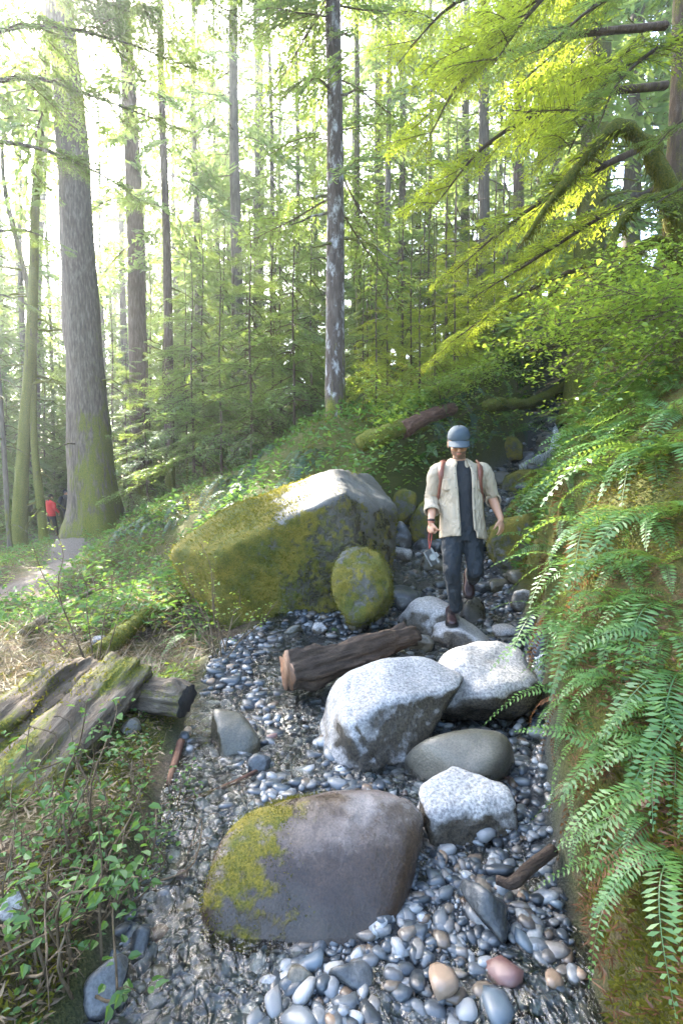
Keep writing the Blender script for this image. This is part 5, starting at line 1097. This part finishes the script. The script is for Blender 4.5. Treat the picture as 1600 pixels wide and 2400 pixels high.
    # t-shirt
    ts = [(J(1083, 1240)[0], DM + .02, pz(1243), .158, .115), (J(1082, 1210)[0], DM + .02, pz(1210), .153, .112), (J(1080, 1170)[0], DM + .02, pz(1170), .15, .11), (J(1079, 1130)[0], DM + .02, pz(1130), .17, .115), (J(1078, 1104)[0], DM + .02, pz(1104), .16, .10), (J(1077, 1088)[0], DM + .02, pz(1088), .105, .085), (J(1076, 1080)[0], DM + .01, pz(1080), .072, .07)]
    sp = spline(np.array(ts), 30)
    obj('t_shirt', shift(remesh([rings(sp, 40)], .009, MT['tee'], 2, .004, 12, 3), base), t)
    # trousers
    tp = [rings([(J(1083, 1262)[0], DM + .02, pz(1266), .155, .118), (J(1083, 1245)[0], DM + .02, pz(1245), .16, .12), (J(1082, 1222)[0], DM + .02, pz(1222), .15, .112)], 30)]
    hem = {-1: an[-1] + np.array([0, 0, .0]), 1: kn[1] * .38 + an[1] * .62}
    for s in (-1, 1):
        hj = hipj[s] + np.array([0, 0, -.0]); mid = hj * .5 + kn[s] * .5
        tp += [cap_tube([hj + [0, 0, .02], mid, kn[s] + [0, -.004, 0]], [.096, .088, .074], 18), cap_tube([kn[s], kn[s] * .6 + hem[s] * .4, hem[s]], [.074, .068, .055 if s < 0 else .06], 18)]
    obj('trousers', shift(remesh(tp, .010, MT['denim'], 2, .010, 17, 9), base), t)
    # overshirt
    secs = np.array([(J(1087, 1262)[0], DM + .02, pz(1258), .205, .158), (J(1085, 1230)[0], DM + .02, pz(1230), .198, .15), (J(1082, 1185)[0], DM + .02, pz(1185), .188, .14), (J(1080, 1140)[0], DM + .02, pz(1140), .196, .136), (J(1079, 1110)[0], DM + .02, pz(1110), .198, .122), (J(1078, 1094)[0], DM + .02, pz(1094), .172, .104), (J(1077, 1084)[0], DM + .022, pz(1084), .115, .092), (J(1076, 1077)[0], DM + .025, pz(1077), .085, .08)])
    sp = spline(secs, 40); op = np.interp(np.linspace(0, 1, 40), [0, .12, .5, .8, .92, 1], [.33, .30, .34, .36, .5, .72]); n = 70; V = []
    for i, (cx, cy, cz, rx, ry) in enumerate(sp):
        o1 = op[i] * (1.0 if i > 5 else 1 - .05 * (5 - i)); th = np.linspace(o1 + (.12 if i < 4 else 0), 2 * math.pi - op[i] * .95, n)
        fold = 1 + .018 * np.sin(th * 9 + 2 * vnoise(np.array([[i * .15, 0, 0]]), 3)[0]) * (1 - i / 40) + .0
        V.append(np.stack([cx + rx * fold * np.sin(th), cy - ry * fold * np.cos(th) - .012 * (np.cos(th) > .8), np.full(n, cz) + .022 * np.cos(th * 2 + .6) * (1 - i / 39.) ** 2], -1))
    V = np.concatenate(V); V[:, :2] += (.011 * fbm(V * np.array([13, 13, 5]), 3, 5))[:, None] * unit(V[:, :2] - np.array([sp[0, 0], DM + .02]))
    Fs = [[i * n + j, i * n + j + 1, (i + 1) * n + j + 1, (i + 1) * n + j] for i in range(39) for j in range(n - 1)]
    os_ = obj('overshirt', mesh('overshirt', V - base, Fs, MT['shirt']), t); sm = os_.modifiers.new('s', 'SOLIDIFY'); sm.thickness = .004; sm.offset = 1
    for col_j, nm in ((0, 'placket'), (n - 1, 'placket')):                     # front edges
        e = V.reshape(40, n, 3)[:36, col_j]; e2 = V.reshape(40, n, 3)[:36, 2 if col_j == 0 else n - 3]; nrm = np.array([0, -.004, 0])
        W_ = np.stack([e + nrm, e2 + nrm * 1.4], 1).reshape(-1, 3); FF = [[2 * i, 2 * i + 1, 2 * i + 3, 2 * i + 2] for i in range(35)]
        k = obj('placket', mesh('placket', W_ - base, FF, MT['shirt']), os_); m = k.modifiers.new('s', 'SOLIDIFY'); m.thickness = .005; m.offset = 0
        for i in (4, 10, 16, 22, 28):
            p = (e[i] + e2[i]) / 2 + np.array([0, -.009, 0]); obj('button', mesh('button', ICO[1][0] * np.array([.005, .003, .005]) + p - base, ICO[1][1], MT['button']), os_)
    cuffp = {-1: J(1008, 1197, .0), 1: J(1159, 1176, .06)}
    for s in (-1, 1):
        e_ = el[s]; c_ = e_ * .35 + wr[s] * .65 if s < 0 else e_ * .82 + wr[s] * .18; c_ = c_ if s > 0 else e_ * .42 + wr[s] * .58
        pts = spline([J(1078 + 30 * s, 1104, .02), sh[s] + np.array([.012 * s, 0, -.012]), (sh[s] + e_) / 2 + np.array([.012 * s, .005, 0]), e_ + np.array([.006 * s, .012, 0]), c_], 22)
        V_, F_ = tube(pts, np.interp(np.linspace(0, 1, 22), [0, .25, .6, .85, 1], [.05, .063, .062, .058, .056]), 22, False); V_ = V_ + 0; cc = np.repeat(pts, 22, 0); V_ = cc + (V_ - cc) * (1 + .16 * fbm(V_ * 17, 3, 6 + s))[:, None]
        sl = obj('sleeve', mesh('sleeve', V_ - base, F_, MT['shirt']), os_); m = sl.modifiers.new('s', 'SOLIDIFY'); m.thickness = .003
        ax = unit(pts[-1] - pts[-4]); V_, F_ = tube([c_ - ax * .045, c_ - ax * .03, c_ - ax * .01, c_ + ax * .006], [.058, .065, .065, .059], 22, False, .05, 4)
        cu = obj('cuff', mesh('cuff', V_ - base, F_, MT['shirt']), os_); m = cu.modifiers.new('s', 'SOLIDIFY'); m.thickness = .006
    for s in (-1, 1):                                                            # collar wings
        a = [J(1076 + 14 * s, 1074, -.03), J(1076 + 25 * s, 1078, .02), J(1076 + 27 * s, 1090, -.05), J(1076 + 15 * s, 1102, -.095), J(1076 + 9 * s, 1084, -.075)]
        V_ = np.array(a); k = obj('collar', mesh('collar', V_ - base, [[0, 1, 2, 4], [4, 2, 3]], MT['shirt'], True), os_); m = k.modifiers.new('s', 'SOLIDIFY'); m.thickness = .006; m2 = k.modifiers.new('b', 'SUBSURF'); m2.levels = m2.render_levels = 2
    bc = rings([(J(1076, 1080)[0], DM + .03, pz(1083), .088, .082), (J(1076, 1076)[0], DM + .035, pz(1074), .078, .076)], 20, .9, 2 * math.pi - .9, False); k = obj('collar', mesh('collar', bc[0] - base, bc[1], MT['shirt']), os_); m = k.modifiers.new('s', 'SOLIDIFY'); m.thickness = .007
    def on_shirt(th, py, off=.006):
        z_ = pz(py); o_ = np.argsort(sp[:, 2]); cx, cy, rx, ry = [np.interp(z_, sp[o_, 2], sp[o_, q]) for q in (0, 1, 3, 4)]
        return np.array([cx + (rx + off) * math.sin(th), cy - (ry + off + .014) * math.cos(th), z_])
    def patch(name, t0, t1, y0, y1, off, pt=0):
        g = np.array([[on_shirt(t0 + (t1 - t0) * i / 8, y0 + (y1 + pt * (1 - abs(i / 4 - 1)) - y0) * j / 6, off) for i in range(9)] for j in range(7)]).reshape(-1, 3)
        k = obj(name, mesh(name, g - base, [[j * 9 + i, j * 9 + i + 1, j * 9 + i + 10, j * 9 + i + 9] for j in range(6) for i in range(8)], MT['shirt']), os_); m = k.modifiers.new('s', 'SOLIDIFY'); m.thickness = .004; m.offset = 0
    patch('pocket', .62, 1.12, 1122, 1148, .008, 3); patch('pocket_flap', .60, 1.14, 1116, 1124, .013, 3); patch('pocket', 5.17, 5.67, 1122, 1148, .008, 3)
    # wrist things, boots
    V_, F_ = tube([wr[-1] - hd[-1] * .022, wr[-1] - hd[-1] * .002], .031, 16); obj('watch', mesh('watch', V_ - base, F_, MT['leather']), t)
    V_, F_ = tube([wr[-1] + hd[-1] * .004, wr[-1] + hd[-1] * .01], .031, 16); obj('bracelet', mesh('bracelet', V_ - base, F_, MT['red_cord']), t)
    f = unit(np.array([-.12, -1, 0.])); boot(toe, -f, (0, 0, 1), an[-1] + np.array([0, 0, .01]), t, base)
    f2 = unit(np.array([-.1, -.62, -.72])); boot(J(1098, 1405, .10), -f2, (0, -.75, .65), hem[1] + (an[1] - hem[1]) * .1, t, base)
    # backpack worn on the back
    bp = thing('backpack', 'brown leather-strapped backpack worn over the cream overshirt', 'backpack', J(1079, 1180, .27))
    bb = J(1079, 1180, .27); V_, F_ = ell(bb + [0, 0, .12], (.14, .1, .22)); obj('pack', shift(remesh([(V_, F_)], .012, MT['packcloth'], 2, .006, 9), bb), bp)
    for s in (-1, 1):
        pts = spline([J(1079 + 30 * s, 1120, .20), J(1079 + 37 * s, 1086, .10), J(1079 + 43 * s, 1084, .02), J(1079 + 46 * s, 1100, -.10), J(1079 + 47 * s, 1125, -.125), J(1079 + 50 * s, 1150, -.08), J(1079 + 54 * s, 1175, .06)], 26)
        tg = unit(np.gradient(pts, axis=0)); out = unit(np.stack([.35 * s + 0 * pts[:, 0], -np.ones(26), .4 + 0 * pts[:, 0]], -1)); sd = unit(np.cross(tg, out)) * np.interp(np.linspace(0, 1, 26), [0, .5, .62, .66, 1], [.024, .024, .022, .012, .011])[:, None]
        V_ = np.stack([pts + sd, pts - sd], 1).reshape(-1, 3); k = obj('strap', mesh('strap', V_ - bb, [[2 * i, 2 * i + 1, 2 * i + 3, 2 * i + 2] for i in range(25)], MT['strap_leather']), bp); m = k.modifiers.new('s', 'SOLIDIFY'); m.thickness = .01; m.offset = 0
    # the film camera hanging from the hand
    cc = J(1011, 1306, -.11); ft = thing('film_camera', 'silver and black film camera dangling by its strap from the man\'s hand', 'camera', cc)
    M = np.array(Matrix.Rotation(R(-8), 3, 'X') @ Matrix.Rotation(R(62), 3, 'Y'))
    def bx(sx, sy, sz, c, bev=.004):
        b = bmesh.new(); bmesh.ops.create_cube(b, size=1)
        for v in b.verts: v.co = Vector((v.co.x * sx + c[0], v.co.y * sy + c[1], v.co.z * sz + c[2]))
        bmesh.ops.bevel(b, geom=b.edges[:], offset=bev, segments=2, affect='EDGES'); V = np.array([v.co[:] for v in b.verts]); Fq = [[v.index for v in f.verts] for f in b.faces]; b.free(); return V @ M.T, Fq
    def cy(r0, y0, y1, cx=0, cz=0): V, Fq = tube([(cx, y0, cz), (cx, y1, cz)], r0, 20); return V @ M.T, Fq
    k = obj('camera_body', mesh('camera_body', *bx(.138, .036, .056, (0, 0, -.008)), MT['camblack'], False), ft)
    obj('top_plate', mesh('top_plate', *joinVF([bx(.138, .037, .02, (0, 0, .03)), bx(.042, .04, .024, (0, 0, .048))]), MT['chrome'], False), ft); obj('bottom_plate', mesh('bottom_plate', *bx(.138, .037, .01, (0, 0, -.04), .002), MT['chrome'], False), ft)
    l = obj('lens', mesh('lens', *joinVF([cy(.032, -.018, -.032), cy(.029, -.03, -.052)]), MT['camblack'], False), ft); obj('lens_ring', mesh('lens_ring', *joinVF([cy(.0325, -.022, -.027), cy(.0305, -.049, -.056)]), MT['chrome'], False), l); obj('glass', mesh('glass', *cy(.021, -.05, -.0575), MT['glass_dark'], False), l)
    g0 = wr[-1] + hd[-1] * .1; e = (np.array([-.072, 0, .02]) @ M.T)
    for o_ in (-.006, .006):
        V_, F_ = tube(spline([g0 - cc + [o_, 0, .02], g0 - cc + [o_ * 2, .0, -.03], e + [o_, 0, .03], e], 12), .0042, 6); obj('wrist_strap', mesh('wrist_strap', V_, F_, MT['red_cord']), ft)
hiker()
def walker(label, px, d, jacket, seed, packlabel=None, hat=None):
    x, y = wgt(px, d); z = H(x, y) + .01; t = thing('person', label, 'person', (x, y, z), (0, 0, R(-25 if seed else -20)))
    hp, HT, HI = head(np.array([0, 0, 1.56]), R(8), math.pi, 1.0)
    st = .16 if seed == 0 else -.12
    body = hp + [cap_tube([(0, 0, 1.38), (0, 0, 1.5)], .055, 10), rings([(0, 0, .85, .15, .11), (0, 0, 1.1, .14, .10), (0, 0, 1.35, .18, .11), (0, 0, 1.42, .1, .08)], 20)]
    arm = {}
    for s in (-1, 1):
        e = np.array([.26 * s, .05 * s * (1 if seed else -1), 1.12]); w = np.array([.25 * s, .14, .93]); arm[s] = (e, w)
        body += [cap_tube([(.17 * s, 0, 1.38), e], [.05, .042], 10), cap_tube([e, w], [.04, .028], 10), cap_tube([(.09 * s, 0, .88), (.09 * s, st * s * .6, .48), (.09 * s, st * s, .08)], [.08, .055, .04], 10)] + hand(w, (0, .3, -1), (0, 1, 0), (-s, 0, 0), (.4, .5, .4))
    f0 = lambda A: 0 * A[:, 0]
    obj('body', remesh(body, .016, MT['skin'], 2, attrs={'beard': f0, 'lip': f0, 'brow': f0}), t)
    jk = [rings([(0, 0, .80, .2, .15), (0, 0, 1.1, .18, .14), (0, 0, 1.34, .215, .14), (0, 0, 1.42, .13, .1), (0, 0, 1.47, .075, .075)], 24)]
    for s in (-1, 1): jk += [cap_tube([(.17 * s, 0, 1.38), arm[s][0]], [.075, .062], 12), cap_tube([arm[s][0], arm[s][1] + [0, 0, .03]], [.06, .045], 12)]
    obj('jacket', remesh(jk, .018, MT[jacket], 2, .008, 9, seed), t)
    tr = [rings([(0, 0, .78, .16, .12), (0, 0, .92, .16, .12)], 20)]
    for s in (-1, 1): tr.append(cap_tube([(.09 * s, 0, .86), (.09 * s, st * s * .6, .48), (.09 * s, st * s, .1)], [.1, .075, .06], 12))
    obj('trousers', remesh(tr, .018, MT['black_cloth'], 2, .005, 12, seed), t)
    for s in (-1, 1): obj('boot', remesh([ell((.09 * s, st * s + .06, .045), (.045, .13, .05)), cap_tube([(.09 * s, st * s, .06), (.09 * s, st * s, .14)], .05, 10)], .01, MT['sole'], 1), t)
    obj('hair' if not hat else 'beanie', remesh([(HT(ICO[3][0] * np.array([.084, .1, .095]) + np.array([0, .02, .04])), ICO[3][1])] + ([ell((0, -.1, 1.45), (.03, .025, .13))] if not hat else []), .01, MT['hair' if not hat else 'black_cloth'], 1, .004, 30), t)
    if packlabel:
        c = np.array([x, y, z]); b = thing('backpack', packlabel, 'backpack', (x, y, z), (0, 0, R(-25)))
        obj('pack', remesh([ell((0, -.22, 1.18), (.15, .1, .24)), ell((0, -.3, 1.08), (.1, .05, .12))], .012, MT['black_cloth'], 1, .005, 9), b)
walker('far hiker in a bright red jacket walking away on the trail', 119, 20.3, 'red_jacket', 0)
walker('far hiker dressed in black beside the red-jacketed one', 155, 21.2, 'black_cloth', 1, 'black backpack carried by the far hiker in black', True)
# ------------------------------------------------------------------ waterfalls
def fall(label, strands, seed):
    r = np.random.default_rng(seed); base = strands[0][0][-1]; t = thing('waterfall', label, 'waterfall', base)
    for pts, w0, w1 in strands:
        c = spline(pts, 20); n = 9; u = np.linspace(-1, 1, n); w = np.linspace(w0, w1, 20); tg = unit(np.gradient(c, axis=0)); sd = unit(np.cross(tg, np.array([0, 1., .2])))
        V = c[:, None] + sd[:, None] * (u[None, :, None] * w[:, None, None]) + np.array([0, -1., 0]) * (.25 * w[:, None, None] * (1 - u[None, :, None] ** 2))
        V = V.reshape(-1, 3); V += r.normal(size=V.shape) * .006; ii = np.arange(19)[:, None] * n + np.arange(n - 1)[None]
        obj('stream', mesh('stream', V - base, np.stack([ii, ii + 1, ii + n + 1, ii + n], -1).reshape(-1, 4), MT['whitewater']), t)
fall('small white waterfall dropping beside the dark wet boulder', [([P(1300, 1000, 11.5), P(1306, 1010, 11.1), P(1304, 1035, 10.82), P(1298, 1068, 10.7)], .10, .14), ([P(1285, 1003, 11.4), P(1302, 1014, 11.05), P(1300, 1040, 10.8), P(1292, 1068, 10.72)], .05, .08), ([P(1300, 1064, 10.72), P(1275, 1076, 10.4), P(1240, 1090, 10.0), P(1215, 1102, 9.7)], .15, .10)], 1)
fall('thin cascade spilling past the granite end into the lower pool', [([P(1262, 1535, 3.75), P(1268, 1552, 3.6), P(1266, 1590, 3.5), P(1260, 1625, 3.42)], .035, .06), ([P(1262, 1622, 3.42), P(1240, 1642, 3.3), P(1200, 1660, 3.2)], .08, .1)], 2)
# ------------------------------------------------------------------ haze
def haze():
    b = bmesh.new(); bmesh.ops.create_cube(b, size=1); me = bpy.data.meshes.new('haze'); b.to_mesh(me); b.free()
    z0 = float(GZ.min()) - 1.2; z1 = 64.
    o = obj('haze', me, None, (0, 95, (z0 + z1) / 2)); me.transform(Matrix.Diagonal((236, 226, z1 - z0, 1)))
    m = bpy.data.materials.new('haze'); m.use_nodes = True; t = m.node_tree; t.nodes.clear()
    ou = t.nodes.new('ShaderNodeOutputMaterial'); v = t.nodes.new('ShaderNodeVolumePrincipled')
    v.inputs['Color'].default_value = (.86, .93, 1, 1); v.inputs['Density'].default_value = HAZE; v.inputs['Anisotropy'].default_value = .62
    t.links.new(v.outputs[0], ou.inputs['Volume']); me.materials.append(m)
    tag(o, 'sunlit morning haze filling the wood', 'haze', None, 'stuff')
HAZE = .0019
haze()
